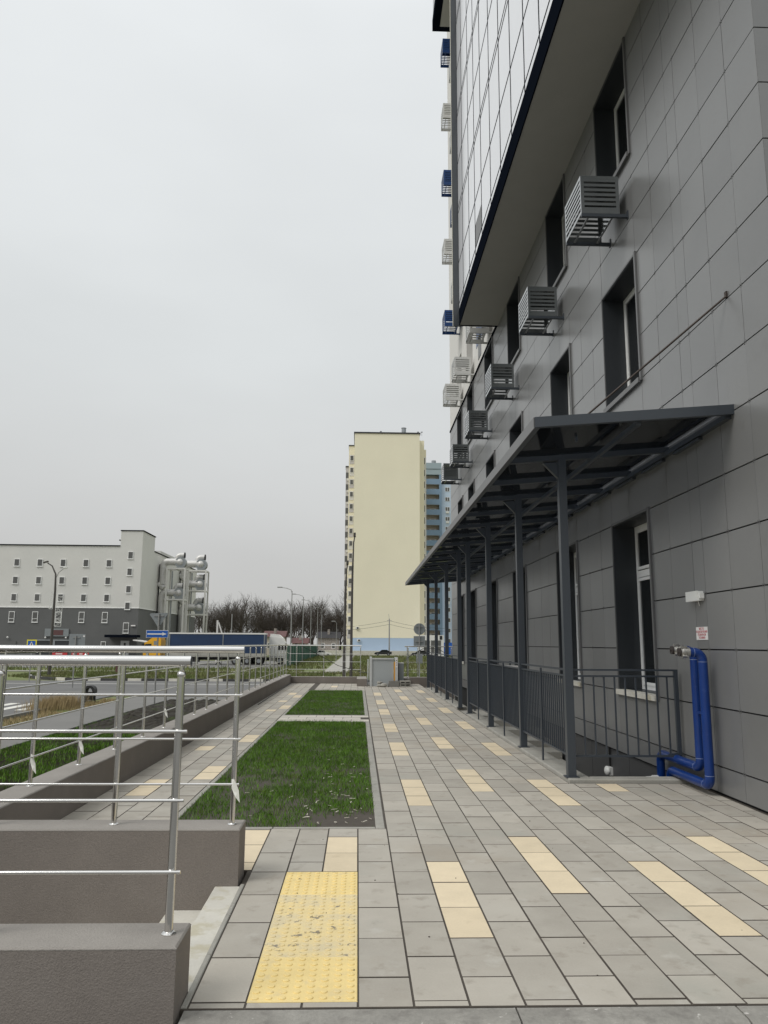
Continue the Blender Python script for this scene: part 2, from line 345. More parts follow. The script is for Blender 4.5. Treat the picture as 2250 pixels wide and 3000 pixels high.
def clip_rows(x0, x1, c, odd, regions, xoff=0):
    for k in range(-2, 58):
        kk = k+(.5 if odd else 0); a = PY0+kk*PL; b = a+PL
        for (ya, yb) in regions:
            aa, bb = max(a, ya), min(b, yb)
            if bb-aa > .03:
                P.append((x0, x1, aa, bb, 'paver_beige' if (c, kk) in beige else 'paver'))
for c in range(-11, 16):
    x0, x1 = PX0+c*PP, PX0+(c+1)*PP
    if c >= 10: reg = [(3.79, 9.41)]
    elif c == 9: reg = [(3.79, 9.41), (9.411, 32.25)]
    elif c >= 1: reg = [(3.79, 32.25)]
    elif c == 0: reg = [(3.79, 7.19), (27.54, 32.25)]
    elif c in (-1, -2): reg = [(3.79, 3.85), (5.885, 7.19), (27.54, 32.25)]
    elif c == -3: reg = [(3.79, 7.19), (27.54, 32.25)]
    elif c in (-4, -5, -6): reg = [(5.93, 7.19), (27.54, 32.25)]
    else: reg = []
    if c == 15: x1 = 3.995
    if c == 9:
        clip_rows(x0, x1, c, True, [(3.79, 9.41)]); clip_rows(x0, 2.525, c, True, [(9.411, 32.25)])
    elif reg: clip_rows(x0, x1, c, c % 2 == 1, reg)
for c in range(16, 32): clip_rows(max(PX0+c*PP, 4.0), PX0+(c+1)*PP, c, c % 2 == 1, [(3.79, 6.82)])
for i in range(4):
    x1 = -1.715-.254*(3-i); x0 = x1-.254
    bl = {3: (11, 12, 17.5, 18.5, 31, 32, 38.5, 39.5), 1: (9, 10, 16), 2: (29.5, 35, 35.5, 41, 42)}.get(i, ())
    for k in bl: beige[(-20-i, k)] = 1; beige[(-20-i, k+.5)] = 1
    clip_rows(x0, x1, -20-i, i % 2 == 0, [(5.93, 32.25)])
# random trimming of doubled beige in the side path is harmless; cross path between the lawns
for j in range(3):
    for i in range(5):
        xa = -1.70+(.0 if j % 2 == 0 else -.19)+i*.395; P.append((max(xa, -1.70), min(xa+.395, .262), 16.71+j*.445, 16.71+(j+1)*.445, 'paver_pale'))
P.sort(key=lambda p: (abs((p[0]+p[1])/2) > 3.9, (p[2]+p[3])/2+.15*abs((p[0]+p[1])/2)))
def grimy(me):
    """sides and arrises of pavers carry the joint dirt"""
    me.materials.append(M['bedding']); me.polygons.foreach_set('material_index', [0 if i % 9 == 0 else 1 for i in range(len(me.polygons))]); return me
cache = {}; rest = {}
for i, (x0, x1, y0, y1, mt) in enumerate(P):
    gx = .0028; gp = .0032; dz = rnd.uniform(-.0015, .0015)
    if i < 300:
        key = (round(x1-x0, 3), round(y1-y0, 3), mt)
        if key not in cache:
            a, b = key[0]/2-gx, key[1]/2-gp; cache[key] = grimy(MB().cbox(-a, a, -b, b, -.055, 0, .003).mesh('paver', mt))
        link('paver', cache[key], wk, ((x0+x1)/2, (y0+y1)/2, dz))
    else: rest.setdefault(mt, MB()).cbox(x0+gx, x1-gx, y0+gp+.001, y1-gp-.001, -.055, dz, .0025)
for mt, b in rest.items(): grimy(b.build('far_pavers', mt, wk, kind='stuff').data)
# tactile paving
tb = MB().cbox(-.253, .253, -.253, .253, -.055, 0, .003)
for i in range(8):
    for j in range(8):
        cx_, cy_ = -.2205+i*.063, -.2205+j*.063; n0 = len(tb.v)
        for (r_, z_) in ((.0175, 0), (.0165, .004), (.0115, .0055)):
            for k in range(10): tb.v.append((cx_+r_*math.cos(k*.6283), cy_+r_*math.sin(k*.6283), z_))
        for q in range(2):
            for k in range(10): a = n0+q*10+k; b = n0+q*10+(k+1) % 10; tb.f.append((a, b, b+10, a+10))
        tb.f.append(tuple(n0+20+k for k in range(10)))
tm = {'tactile': tb.mesh('tactile_tile', 'tactile'), 'tactile_dirty': tb.mesh('tactile_tile', 'tactile_dirty')}
for j in range(4): link('tactile_tile', tm['tactile_dirty' if j in (1, 2) else 'tactile'], wk, (-.235, 4.1038+j*.5073, .001))
# kerbs: front edge, lawn edging, thin edge strip by the stair
fk = MB().box(-.76, 9, 3.47, 3.6, -.3, -.06).build('front_kerb', 'concrete_dark', kind='structure')
ex = [-.76, .735, 1.745, 2.755, 3.765, 4.775, 5.785]
for i in range(len(ex)-1):
    a, b = ex[i]+.004, ex[i+1]-.004; pr = [(3.56, -.3), (3.778, -.3), (3.782, -.12), (3.782, -.004), (3.66, -.006), (3.60, -.025), (3.56, -.07)]
    MB().prism(pr, 'x', a, b).build('kerb_stone', 'kerb_concrete', fk)
lk = MB().box(-1.712, .264, 7.2, 27.53, -.3, -.06).build('lawn_kerb', 'bedding', kind='structure')
def edging(x0, x1, y0, y1):
    ln = max(x1-x0, y1-y0); n = max(1, round(ln/1.0))
    for i in range(n):
        if x1-x0 > y1-y0: b = (x0+ln*i/n+.003, x0+ln*(i+1)/n-.003, y0, y1)
        else: b = (x0, x1, y0+ln*i/n+.003, y0+ln*(i+1)/n-.003)
        MB().cbox(*b, -.06, rnd.uniform(.002, .006), .006).build('edging_stone', 'concrete', lk)
for (a, b) in ((7.235, 16.64), (18.11, 27.45)):
    edging(.18, .262, a-.035, b+.04); edging(-1.71, -1.65, a-.035, b+.04); edging(-1.649, .179, a-.035, a+.005); edging(-1.649, .179, b, b+.04)
for j in range(3):
    MB().cbox(-.776, -.748, 3.8+j*.6, 4.39+j*.6, -.1, .004, .004).build('edging_stone', 'concrete', fk)

# lawns
def lawn(y0, y1, dens, seed, label):
    s = MB(); nx, ny = 16, int((y1-y0)*8)
    for j in range(ny+1):
        for i in range(nx+1):
            x = -1.65+1.83*i/nx; y = y0+(y1-y0)*j/ny; s.v.append((x, y, -.028+.02*nz(x, y, 2.2)+.012*nz(x, y, 9)))
    s.f = [(j*(nx+1)+i, j*(nx+1)+i+1, (j+1)*(nx+1)+i+1, (j+1)*(nx+1)+i) for j in range(ny) for i in range(nx)]
    so = s.build('soil', 'soil', smooth=True); tag(so, kind='structure'); r = np.random.default_rng(seed); n = int((y1-y0)*1.83*dens); sp = []
    for x, y in zip(r.uniform(-1.64, .17, n), r.uniform(y0+.01, y1-.01, n)):
        p = .92+.95*nz(x, y, 1.3, 3)+.7*nz(x, y, 4, 8)
        if seed == 1: p -= .9*max(0, 1-((x+.1)/.75)**2-((y-7.55)/.55)**2)+.5*max(0, 1-((x+1.2)/.45)**2-((y-9.5)/1.2)**2)
        if r.uniform() < p: sp.append((x, y, -.03))
    blades('lawn_grass', sp, .03, .085, .006, 'grass', .7, seed, label=label, cat='grass', kind='stuff')
lawn(7.24, 16.64, 4200, 1, 'short patchy green grass of the lawn bed in front of the cross path')
lawn(18.12, 27.45, 2600, 2, 'short green grass of the lawn bed beyond the cross path')
ch = MB(); r = random.Random(5)
for i in range(60):
    x = r.uniform(-1.2, .17) if i > 40 else r.uniform(-.5, .17); y = 7.3+abs(r.gauss(0, 1.9))
    if y > 13: continue
    a = r.uniform(0, 3.14); l_ = r.uniform(.006, .03); ch.obox((x, y, .005+r.uniform(0, .03)), (math.cos(a)*l_, math.sin(a)*l_, r.uniform(-.004, .004)), (-math.sin(a)*.0035, math.cos(a)*.0035, .001), (0, 0, .002))
ch.build('wood_chips', 'chips', label='pale wood shavings scattered on the near lawn bed', cat='chips', kind='stuff')
# outside lawn left of the parapet and the clods
r = np.random.default_rng(9); sp = []
for x, y in zip(r.uniform(-9.4, -3.06, 90000), r.uniform(7, 34, 90000)):
    if r.uniform() < (.55+1.1*nz(x, y, .5, 1)+.5*nz(x, y, 2, 4))*(1 if y < 25 else .25): sp.append((x, y, GZ-.03))
blades('verge_grass', sp, .04, .11, .012, 'grass', .7, 3, label='green grass growing outside the long parapet wall', cat='grass', kind='stuff')
MB().box(-9.39, -3.05, 4, 39.15, GZ-.08, GZ-.03).build('soil', 'soil', kind='structure')
s = MB(); nx, ny = 60, 90
for j in range(ny+1):
    for i in range(nx+1):
        x = -9.3+6.2*i/nx; y = 26+12.8*j/ny; e = min(1, i/4, (nx-i)/4, j/10, (ny-j)/5)
        s.v.append((x, y, GZ-.06+e*(.10+.16*abs(nz(x, y, 1.3))+.16*abs(nz(x, y, 3.5, 5)))))
s.f = [(j*(nx+1)+i, j*(nx+1)+i+1, (j+1)*(nx+1)+i+1, (j+1)*(nx+1)+i) for j in range(ny) for i in range(nx)]
s.build('soil_clods', 'soil_clods', label='dark heap of turned soil clods beside the asphalt pavement', cat='soil', kind='stuff')
r = np.random.default_rng(11); sp = [(x, y, GZ-.05) for x, y in zip(r.uniform(-12.85, -11.65, 6000), r.uniform(15, 40, 6000)) if nz(x, y, .6) > -.1]
blades('dry_verge', sp, .05, .16, .02, 'straw', .8, 4, label='dry straw coloured grass between pavement and side road', cat='grass', kind='stuff')
sp = [(-13.0+r.normal(0, .3), 34.6+r.normal(0, 1.1), GZ-.02) for i in range(2600)]
blades('dry_grass_tuft', sp, .25, .62, .014, 'straw', .55, 5, label='tall dry grass tuft beside the black litter bin', cat='grass', kind='stuff')
sp = []
for x, y in zip(r.uniform(-45, 14, 60000), r.uniform(59.2, 76.8, 60000)):
    if nz(x, y, .3) > -.15 and x > -29+max(0, (66-y)): sp.append((x, y, GZ-.06))
blades('roadside_grass', sp, .08, .3, .05, 'grass_far', .8, 6, label='rough olive grass strip behind the painted kerb', cat='grass', kind='stuff')
sp = [(x, y, GZ-.06) for x, y in zip(r.uniform(-40, 40, 50000), r.uniform(79, 178, 50000)) if not (-3.6 < x < -.8) and (y < 87.5 or x > -9) and nz(x, y, .15) > -.25]
blades('meadow_grass', sp, .15, .5, .09, 'grass_far', .8, 7, label='rough grass either side of the concrete path', cat='grass', kind='stuff')

# ------------------------------------------------------------------ parapets, stair, stainless railings
def parapet(label, x0, x1, y0, y1, z1, zb=GZ-.2, name='parapet_wall'):
    t = thing(name, label, 'wall', ((x0+x1)/2, (y0+y1)/2, zb))
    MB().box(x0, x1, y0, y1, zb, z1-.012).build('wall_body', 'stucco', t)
    MB().cbox(x0-.001, x1+.001, y0-.001, y1+.001, z1-.012, z1, .008).build('wall_top', 'stucco_top_lit', t); return t
parapet('brown stucco parapet wall on the forecourt side of the stair', -4.6, -.778, 3.665, 3.965, .302)
parapet('brown stucco parapet wall between the stair and the near lawn', -4.6, -.798, 5.612, 5.905, .352)
parapet('long brown stucco parapet wall alongside the lawns', -3.03, -2.73, 5.906, 32.3, .357)
parapet('low brown stucco wall across the far end of the walkway', -3.03, -.02, 32.301, 32.6, .268)
parapet('short brown stucco pier left of the grey lift cabinet', -.019, .37, 30.24, 32.55, .282)
parapet('short brown stucco pier behind the hollow concrete block', 1.72, 2.06, 30.55, 32.55, .282)
parapet('low brown stucco wall beyond the dark stair railing', 2.061, 4.0, 32.301, 32.6, .268)
st = MB()
st.box(-.95, -.777, 3.966, 5.611, -1.3, -.018)
for i in range(1, 8): st.box(-.95-.31*i, -.951-.31*(i-1), 3.966, 5.611, -1.3, -.018-.15*i)
tag(st.build('stair', 'concrete_pale'), 'pale concrete steps going down between two brown parapet walls', 'stairs')
def film(p, label, s=1.):
    mb = MB(); x, y, z = p
    q = [(-.012, 0, .0), (.004, -.024, .005), (.028, -.028, -.045), (.034, -.026, -.10), (.012, -.024, -.075), (-.008, -.01, -.04)]
    v = [(x+a*s, y+b*s, z+c*s) for a, b, c in q]; n = len(v); v2 = [(a, b+.002, c) for a, b, c in v]
    mb.add(v+v2, [tuple(range(n)), tuple(range(n, 2*n))[::-1]]+[(i, i+n, (i+1) % n+n, (i+1) % n) for i in range(n)])
    tag(mb.build('film_scrap', 'film'), label, 'plastic film', 'film scraps left on the steel railings')
def steel_rail(label, a, b, posts, zb, hz, rails, over=.05, axis='x', fixed=0., mids=(), hr=.0255):
    """run of stainless railing along axis between a and b at the other coordinate 'fixed'"""
    pt = (lambda t_, z: (t_, fixed, z)) if axis == 'x' else (lambda t_, z: (fixed, t_, z))
    t = thing('steel_railing', label, 'railing', pt(posts[0], zb))
    h = MB().tube([pt(a, hz), pt(b, hz)], hr, 18); h.build('handrail', 'steel', t, True)
    for p in posts:
        po = MB().tube([pt(p, zb-.02), pt(p, hz-.062)], .019, 14).build('post', 'steel', t, True)
        MB().ball(pt(p, hz-.064), .0215, 12, 6).tube([pt(p, hz-.07), pt(p, hz-.01)], .008, 8).build('cap', 'steel', po, True)
        MB().tube([pt(p, zb-.002), pt(p, zb+.004), pt(p, zb+.012)], [.034, .034, .024], 14).build('base_collar', 'steel', po, True)
    s0, s1 = (posts[0], posts[-1]) if posts[0] < posts[-1] else (posts[-1], posts[0])
    for z in rails:
        off = .024; q0 = (a if over else s0); q1 = b
        f2 = (lambda t_, z_: (t_, fixed-off, z_)) if axis == 'x' else (lambda t_, z_: (fixed+off, t_, z_))
        MB().tube([f2(q0, z), f2(q1, z)], .008, 10).build('rail', 'steel', t, True)
    return t
R1 = steel_rail('stainless railing on the forecourt side parapet of the stair', -4.4, -.805, [-.85, -1.71, -2.57, -3.43, -4.3], .302, 1.527, (1.2, .887, .573), axis='x', fixed=3.82)
R2 = steel_rail('stainless railing on the parapet beside the near lawn', -4.4, -.83, [-.872, -1.70, -2.55, -3.4, -4.25], .352, 1.565, (1.243, .936, .627), axis='x', fixed=5.75)
LP = [7.19, 8.39, 9.58, 10.8, 11.95, 13.05, 14.12, 15.2, 16.3, 17.5]+[17.5+1.19*i for i in range(1, 13)]
R3 = steel_rail('long stainless railing on the parapet alongside the lawns', 6.05, 32.42, LP, .357, 1.54, (1.232, .928, .612), axis='y', fixed=-2.88, hr=.0225)
R4 = steel_rail('stainless railing across the far end above the low wall', -2.86, .16, [-2.52, -1.4, -.5, .12], .268, 1.53, (1.19, .87, .56), axis='x', fixed=32.42, hr=.0225)
R5 = steel_rail('stainless railing on the low wall beyond the dark railing', 1.98, 3.95, [2.1, 2.5, 3.2, 3.9], .268, 1.515, (1.19, .87, .56), axis='x', fixed=32.42, hr=.0225)
MB().tube([(1.97, 31.0, 1.515), (1.97, 32.42, 1.515)], .0225, 12).build('return_rail', 'steel', R5, True)
MB().tube([(1.97, 31.05, .27), (1.97, 31.05, 1.5)], .019, 12).build('post', 'steel', R5, True)
film((-.868, 5.735, .66), 'torn white film on the end post of the railing by the near lawn', 1.5)
film((-2.865, 7.17, .63), 'torn white film on the first post of the long railing', 1.6)
film((-2.865, 8.37, .62), 'torn white film on the second post of the long railing', 1.5)
film((-2.865, 11.93, .64), 'small torn white film on the fifth post of the long railing', 1.3)
db = MB(); r = random.Random(12)
for i in range(34):
    x = r.uniform(-.5, 3.9); y = 3.9+abs(r.gauss(0, 3.2))
    if y > 9.2 and x > 2.4: continue
    q_ = r.uniform(.0025, .007); db.ball((x, y, .002), q_, 6, 3, .6)
tag(db.build('debris', 'bark'), 'tiny dark crumbs of dirt scattered on the pavers', 'debris', kind='stuff')
# conduit lying along the wall foot
tag(MB().tube([(-2.62, 21, .012), (-2.66, 26, .012), (-2.69, 32.2, .012)], .011, 8).build('conduit', 'cable', smooth=True), 'thin black conduit lying along the foot of the long parapet', 'conduit')

# ------------------------------------------------------------------ dark clad apartment block on the right
BX = 4.015
bld = thing('apartment_block', 'tall apartment block with dark grey panel base, white upper bay and blue baskets', 'building', (8, 20, -1.3))
ZJ = [.02]+[.305+.6355*k for k in range(17)]+[10.92]
YJ = [6.85, 7.49, 8.15, 8.78, 9.07, 9.71, 10.38, 11.15, 11.93, 12.53, 13.19, 13.89, 14.65, 15.41, 16.1, 16.8, 17.52, 18.25, 19.05, 19.85, 20.42, 21.0, 21.58, 22.15, 22.93, 23.7, 24.32, 24.95, 25.58, 26.2, 26.95, 27.7, 28.45, 29.2, 29.93, 30.65, 31.27, 31.9, 32.5, 33.1]
WY = [(10.38, 11.93), (13.89, 15.41), (18.25, 19.85), (22.15, 23.7), (26.2, 27.7), (29.2, 30.65)]
WZ = [(.94, 3.48), (5.39, 7.30), (8.96, 10.88)]
# backing wall with openings left free
core = MB()
def wall_with_holes(mb, xa, xb, y0, y1, z0, z1, holes):
    ycuts = sorted({y0, y1, *[h for q in holes for h in q[:2]]})
    for a, b in zip(ycuts, ycuts[1:]):
        hs = sorted([(q[2], q[3]) for q in holes if q[0] <= a+1e-6 and q[1] >= b-1e-6]); z = z0
        for (h0, h1) in hs:
            if h0 > z: mb.box(xa, xb, a, b, z, h0)
            z = h1
        if z < z1: mb.box(xa, xb, a, b, z, z1)
holes = [(a, b, c, d) for (a, b) in WY for (c, d) in WZ]
wall_with_holes(core, BX+.03, BX+.5, 6.9, 33.08, .0, 10.92, holes)
core.box(BX+.1, BX+.5, 6.9, 33.08, -1.3, -.001).box(BX+.501, 16, 6.9, 33.08, -1.3, 34)
core.build('wall_core', 'joint_dark', bld)
cells = []
for ya, yb in zip(YJ, YJ[1:]):
    for za, zb in zip(ZJ, ZJ[1:]):
        segs = [(za, zb)]
        for (wy0, wy1) in WY:
            if wy0-.01 <= ya and yb <= wy1+.01:
                for (wz0, wz1) in WZ:
                    ns = []
                    for (p, q) in segs:
                        if wz0 <= p+.02 and q-.02 <= wz1: continue
                        if p < wz0 < q-.03 and not (p < wz1 < q-.03): ns.append((p, wz0))
                        elif p < wz1 < q-.03 and wz0 <= p: ns.append((wz1, q))
                        else: ns.append((p, q))
                    segs = ns
        cells += [(ya, yb, p, q) for (p, q) in segs if q-p > .03]
cells.sort(key=lambda c: c[0]+.25*abs(c[2]-3))
pc = {}; restp = MB()
for i, (ya, yb, za, zb) in enumerate(cells):
    if i < 300:
        k = (round(yb-ya, 3), round(zb-za, 3))
        if k not in pc: a, b = k[0]/2-.003, k[1]/2-.0075; pc[k] = MB().box(0, .022, -a, a, -b, b).mesh('cladding_panel', 'panel')
        link('cladding_panel', pc[k], bld, (BX+rnd.uniform(-.0015, .0015), (ya+yb)/2, (za+zb)/2))
    else: restp.box(BX, BX+.022, ya+.003, yb-.003, za+.0075, zb-.0075)
restp.build('far_panels', 'panel', bld, kind='stuff')
cl_ = MB()
for y in YJ[1:14]:
    for z in ZJ[1:]:
        if any(a-.02 < y < b+.02 and c-.02 < z < d+.02 for (a, b) in WY for (c, d) in WZ): continue
        for dy in (-.018, .018): cl_.box(BX-.0035, BX+.001, y+dy-.004, y+dy+.004, z-.02, z+.02)
cl_.build('panel_clips', 'panel_trim', bld, kind='stuff')
# end facade facing the forecourt
fx = [4.015, 4.65, 5.29, 5.92, 6.56, 7.2, 7.84]
for a, b in zip(fx, fx[1:]):
    for za, zb in zip(ZJ, ZJ[1:]): MB().box(a+.003, b-.003, 6.85, 6.872, za+.0075, zb-.0075).build('cladding_panel', 'panel', bld)
MB().box(7.85, 16, 6.86, 6.89, .02, 34).build('end_wall', 'panel', bld)
# lower dark panels in the stair well
lj = [9.5, 10.6, 11.75, 12.55, 13.6, 14.7, 15.8, 17, 18.2, 19.4, 20.6, 21.8, 23, 24.2, 25.4, 26.6, 27.8, 29]
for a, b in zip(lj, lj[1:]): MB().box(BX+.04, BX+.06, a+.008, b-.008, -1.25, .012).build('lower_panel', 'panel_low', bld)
# windows
def window(y0, y1, z0, z1, kind):
    wd = MB(); d = .42; X = BX+d
    wd.box(BX+.001, X, y1-.02, y1+.0, z0, z1).box(BX+.001, X, y0, y0+.02, z0, z1).box(BX+.001, X, y0+.02, y1-.02, z1-.02, z1).box(BX+.001, X, y0+.02, y1-.02, z0, z0+.015)
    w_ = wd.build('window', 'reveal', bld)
    tr = MB(); tr.box(BX-.03, BX+.02, y0-.045, y0+.004, z0-.04, z1+.03).box(BX-.012, BX+.02, y0+.004, y1+.02, z1-.004, z1+.03).box(BX-.012, BX+.02, y1-.004, y1+.02, z0-.02, z1-.004)
    tr.build('reveal_trim', 'panel_trim', w_)
    if kind: MB().box(BX-.05, BX+.1, y0+.005, y1+.03, z0-.055, z0+.018).build('sill', 'concrete_pale' if kind == 1 else 'panel_trim', w_)
    fw = .065; a, b, c, e = y0+.021, y1-.021, z0+.02, z1-.021; f = MB(); xm = X-.07
    f.box(xm, X, a, a+fw, c, e).box(xm, X, b-fw, b, c, e).box(xm, X, a+fw, b-fw, e-fw, e).box(xm, X, a+fw, b-fw, c, c+fw)
    m_ = (a+b)/2; f.box(xm, X, m_-.035, m_+.035, c+fw, e-fw)
    if kind == 1: tz = c+(e-c)*.70; f.box(xm, X, a+fw, m_-.035, tz-.05, tz+.05).box(xm, X, m_+.035, b-fw, tz-.05, tz+.05); rows = ((c, tz), (tz, e))
    else: rows = ((c, e),)
    f.build('frame', 'pvc', w_)
    sa = MB()
    for (p, q) in ((a+fw, m_-.035), (m_+.035, b-fw)):
        for (u, v) in rows:
            u2, v2 = u+fw, v-fw; s_ = .045
            sa.box(xm-.012, xm+.03, p+.004, p+s_, u2, v2).box(xm-.012, xm+.03, q-s_, q-.004, u2, v2).box(xm-.012, xm+.03, p+s_, q-s_, v2-s_, v2).box(xm-.012, xm+.03, p+s_, q-s_, u2, u2+s_)
            MB().box(xm+.006, xm+.012, p+s_, q-s_, u2+s_, v2-s_).build('pane', 'glass', w_)
    sa.build('sash', 'pvc', w_)
for (a, b) in WY:
    for k, (c, d) in enumerate(WZ): window(a, b, c, d, (1, 2, 2)[k])
# top trim of the base, white plaster wall above
MB().box(BX-.03, BX+.03, 21.36, 33.1, 10.92, 10.99).build('base_trim', 'navy_trim', bld)
pw = MB(); WH = [(a, b, 11.6+3.07*n, 13.2+3.07*n) for (a, b) in WY[3:] for n in range(7)]
wall_with_holes(pw, BX, BX+.49, 21.36, 33.08, 10.991, 34, WH); pw.box(BX, BX+.49, 6.86, 21.355, 24.2, 34).build('plaster_wall', 'plaster_white', bld)
for (a, b, c, d) in WH:
    w_ = MB().box(BX+.3, BX+.36, a, b, c, d).build('window', 'pvc', bld); MB().box(BX+.285, BX+.299, a+.08, b-.08, c+.08, d-.08).build('pane', 'glass', w_)
for n in (1, 3): MB().box(BX-.012, BX-.001, 24.0, 25.3, 10.3+3.07*n-1.6, 10.3+3.07*n+.8).build('blue_panel', 'paint_blue', bld)
MB().box(BX-.012, BX-.001, 24.3, 24.9, 11.2, 12.0).build('grey_panel', 'panel_trim', bld)
# white enamel bay: curtain wall with dark beads, navy fascia below and a dark fin at its far end
VX = 2.88; VY = [7.0, 7.6, 8.76, 9.92, 11.08, 12.22, 13.42, 14.57, 15.78, 17.04, 18.08, 19.12, 20.34, 21.28]
MB().box(VX+.02, BX+.02, 7.0, 21.30, 10.9, 10.95).build('soffit', 'soffit', bld)
MB().box(VX-.004, VX+.019, 6.98, 21.33, 10.89, 11.38).box(VX+.02, BX+.02, 21.301, 21.34, 10.88, 11.0).build('fascia', 'navy_trim', bld)
MB().box(VX+.03, BX+.02, 7.02, 21.32, 10.951, 24.2).build('bay_core', 'joint_dark', bld)
zr = [11.39, 11.56]
for n in range(4): zr += [12.85+3.25*n, 14.46+3.25*n, 14.63+3.25*n]
for a, b in zip(VY, VY[1:]):
    for p, q in zip(zr, zr[1:]):
        if abs(a-17.04) < .01 and 1.2 < q-p < 1.35:
            MB().box(VX+.003, VX+.03, a+.012, b-.012, p+.012, p+.62).build('vent_grille', 'panel_trim', bld); p += .62
        MB().box(VX, VX+.03, a+.018, b-.018, p+.017, q-.017).build('bay_panel', 'white_enamel', bld)
for y in VY[1:-1]: MB().box(VX-.006, VX+.029, y-.019, y+.019, 11.39, 24.2).build('vertical_bead', 'navy_trim', bld)
for z in zr[1:]:
    for a, b in zip(VY, VY[1:]): MB().box(VX-.005, VX+.029, a+.0191, b-.0191, z-.018, z+.018).build('horizontal_bead', 'navy_trim', bld)
MB().box(2.70, VX+.05, 21.30, 21.36, 10.87, 26.2).build('bay_fin', 'bay_dark', bld); MB().box(2.692, 2.70, 21.295, 21.365, 10.87, 26.2).build('bay_lit_edge', 'fin_edge_lit', bld)  # pale strip paints the lit narrow edge of the dark fin
# second bay higher up
VX = 2.72
MB().box(VX, BX, 22.6, 27.3, 26.1, 26.6).build('upper_bay_trim', 'navy_trim', bld); MB().box(VX+.28, BX, 22.9, 27.0, 26.06, 26.099).build('upper_bay_soffit', 'soffit', bld)
MB().box(VX+.03, BX, 22.65, 27.27, 26.601, 34).build('upper_bay', 'bay_dark', bld)

# air-conditioner baskets
def basket(name_mat, label, group):
    t = thing('air_conditioner_basket', label, 'basket', (BX, 0, 0), group)
    x0, x1, y1, h = 3.30, 3.885, .88, .62; fr = MB(); e = .05
    for (ya, yb) in ((0, .004), (y1-.004, y1)):
        fr.box(x0, x0+e, ya, yb, 0, h).box(x1-e, x1, ya, yb, 0, h).box(x0+e, x1-e, ya, yb, h-e, h).box(x0+e, x1-e, ya, yb, 0, .1)
    fr.box(x0, x0+.004, .004, y1-.004, 0, .05).box(x0, x0+.004, .004, y1-.004, h-e, h).box(x0, x0+.004, .004, .04, .05, h-e).box(x0, x0+.004, y1-.04, y1-.004, .05, h-e)
    fr.box(x0+.004, x1, .004, y1-.004, h-.004, h).box(x1-.004, x1, .005, y1-.005, .12, h-.005)  # solid top and back panel, added to keep the basket interior dark
    fr.build('frame', name_mat, t)
    k = 6; st_ = (h-e-.1)/k
    ss = MB().box(x0+e, x1-e, 0, .004, 0, st_*.56).mesh('slat', name_mat); sf = MB().box(x0, x0+.004, .04, y1-.04, 0, st_*.5).mesh('slat', name_mat)
    for i in range(k):
        z = .1+st_*(i+.42)
        link('slat', ss, t, (0, 0, z)); link('slat', ss, t, (0, y1-.004, z)); link('slat', sf, t, (0, 0, z-.03))
    for y in (.0, y1-.045):
        MB().box(x0, BX-.008, y+.001, y+.045, -.05, -.001).box(BX-.012, BX+.002, y-.01, y+.055, -.07, .06).build('bracket', name_mat if name_mat != 'paint_grey' else 'canopy_steel', t)
    for x in (x0+.12, x1-.1): MB().bar((x, .03, -.03), (x, y1-.03, -.03), .03, .012).build('cross_bar', name_mat, t)
    return t
order = ['first', 'second', 'third', 'fourth', 'fifth', 'sixth']
bg_ = basket('paint_grey', 'x', 'grey baskets on the dark panel wall')
for i, y in enumerate((10.56, 14.24, 18.53, 22.5, 26.55, 29.5)):
    lb = 'grey slatted air-conditioner basket, %s from the clad corner of the dark wall' % order[i]
    if i == 0: bg_.location = (BX, y, 8.05); bg_['label'] = lb
    else: dup(bg_, (BX, y, 8.05), lb)
bw = basket('paint_white', 'white slatted basket on the plaster wall just above the dark cladding', 'white baskets on the plaster wall'); bb = basket('paint_blue', 'blue slatted basket on the white plaster wall', 'blue baskets on the plaster wall')
first = {'w': True, 'b': True}
for (y, n, c) in ((22.1, 0, 'w'), (25.83, 0, 'w'), (28.7, 0, 'w'), (28.7, 1, 'b'), (28.7, 2, 'w'), (28.7, 3, 'b'), (28.7, 4, 'w'), (28.7, 5, 'b'), (25.83, 1, 'w'), (25.83, 2, 'b'), (25.83, 3, 'w'), (25.83, 4, 'w'), (25.83, 5, 'b')):
    p = (BX, y, 11.06+3.07*n); src = bw if c == 'w' else bb
    lb = ('white slatted basket on the plaster wall just above the dark cladding' if n == 0 else 'white slatted basket high on the plaster wall, partly hidden by the white bay') if c == 'w' else 'blue slatted basket on the white plaster wall'
    if first[c]: src.location = p; first[c] = False; src['label'] = lb
    else: dup(src, p, lb)

# ------------------------------------------------------------------ canopy over the basement stair
PYS = [9.6, 12.32, 15.29, 18.16, 19.83, 22.68, 25.73, 28.73]
can = thing('canopy', 'long dark steel canopy with tinted sheets over the basement stair', 'canopy', (2.6, 19, 0))
CY0, CY1, CX0, CX1 = 7.85, 30.3, 1.865, 4.012
zc = lambda x: 3.93+.185*(x-CX0)/(CX1-CX0)
for y in PYS:
    p = MB().box(2.55, 2.65, y-.05, y+.05, .04, zc(2.6)-.02).build('post', 'canopy_steel', can)
    MB().box(2.52, 2.68, y-.08, y+.08, .045, .056).build('base_plate', 'canopy_steel', p)
    MB().prism([(2.549, zc(2.55)-.05), (2.36, zc(2.36)-.05), (2.549, zc(2.55)-.26)], 'y', y-.03, y+.03).build('gusset', 'canopy_steel', p)
ry = [CY0+.03, 9.6, 11.0, 12.32, 13.8, 15.29, 16.7, 18.16, 19.83, 21.25, 22.68, 24.2, 25.73, 27.2, 28.73, CY1-.03]
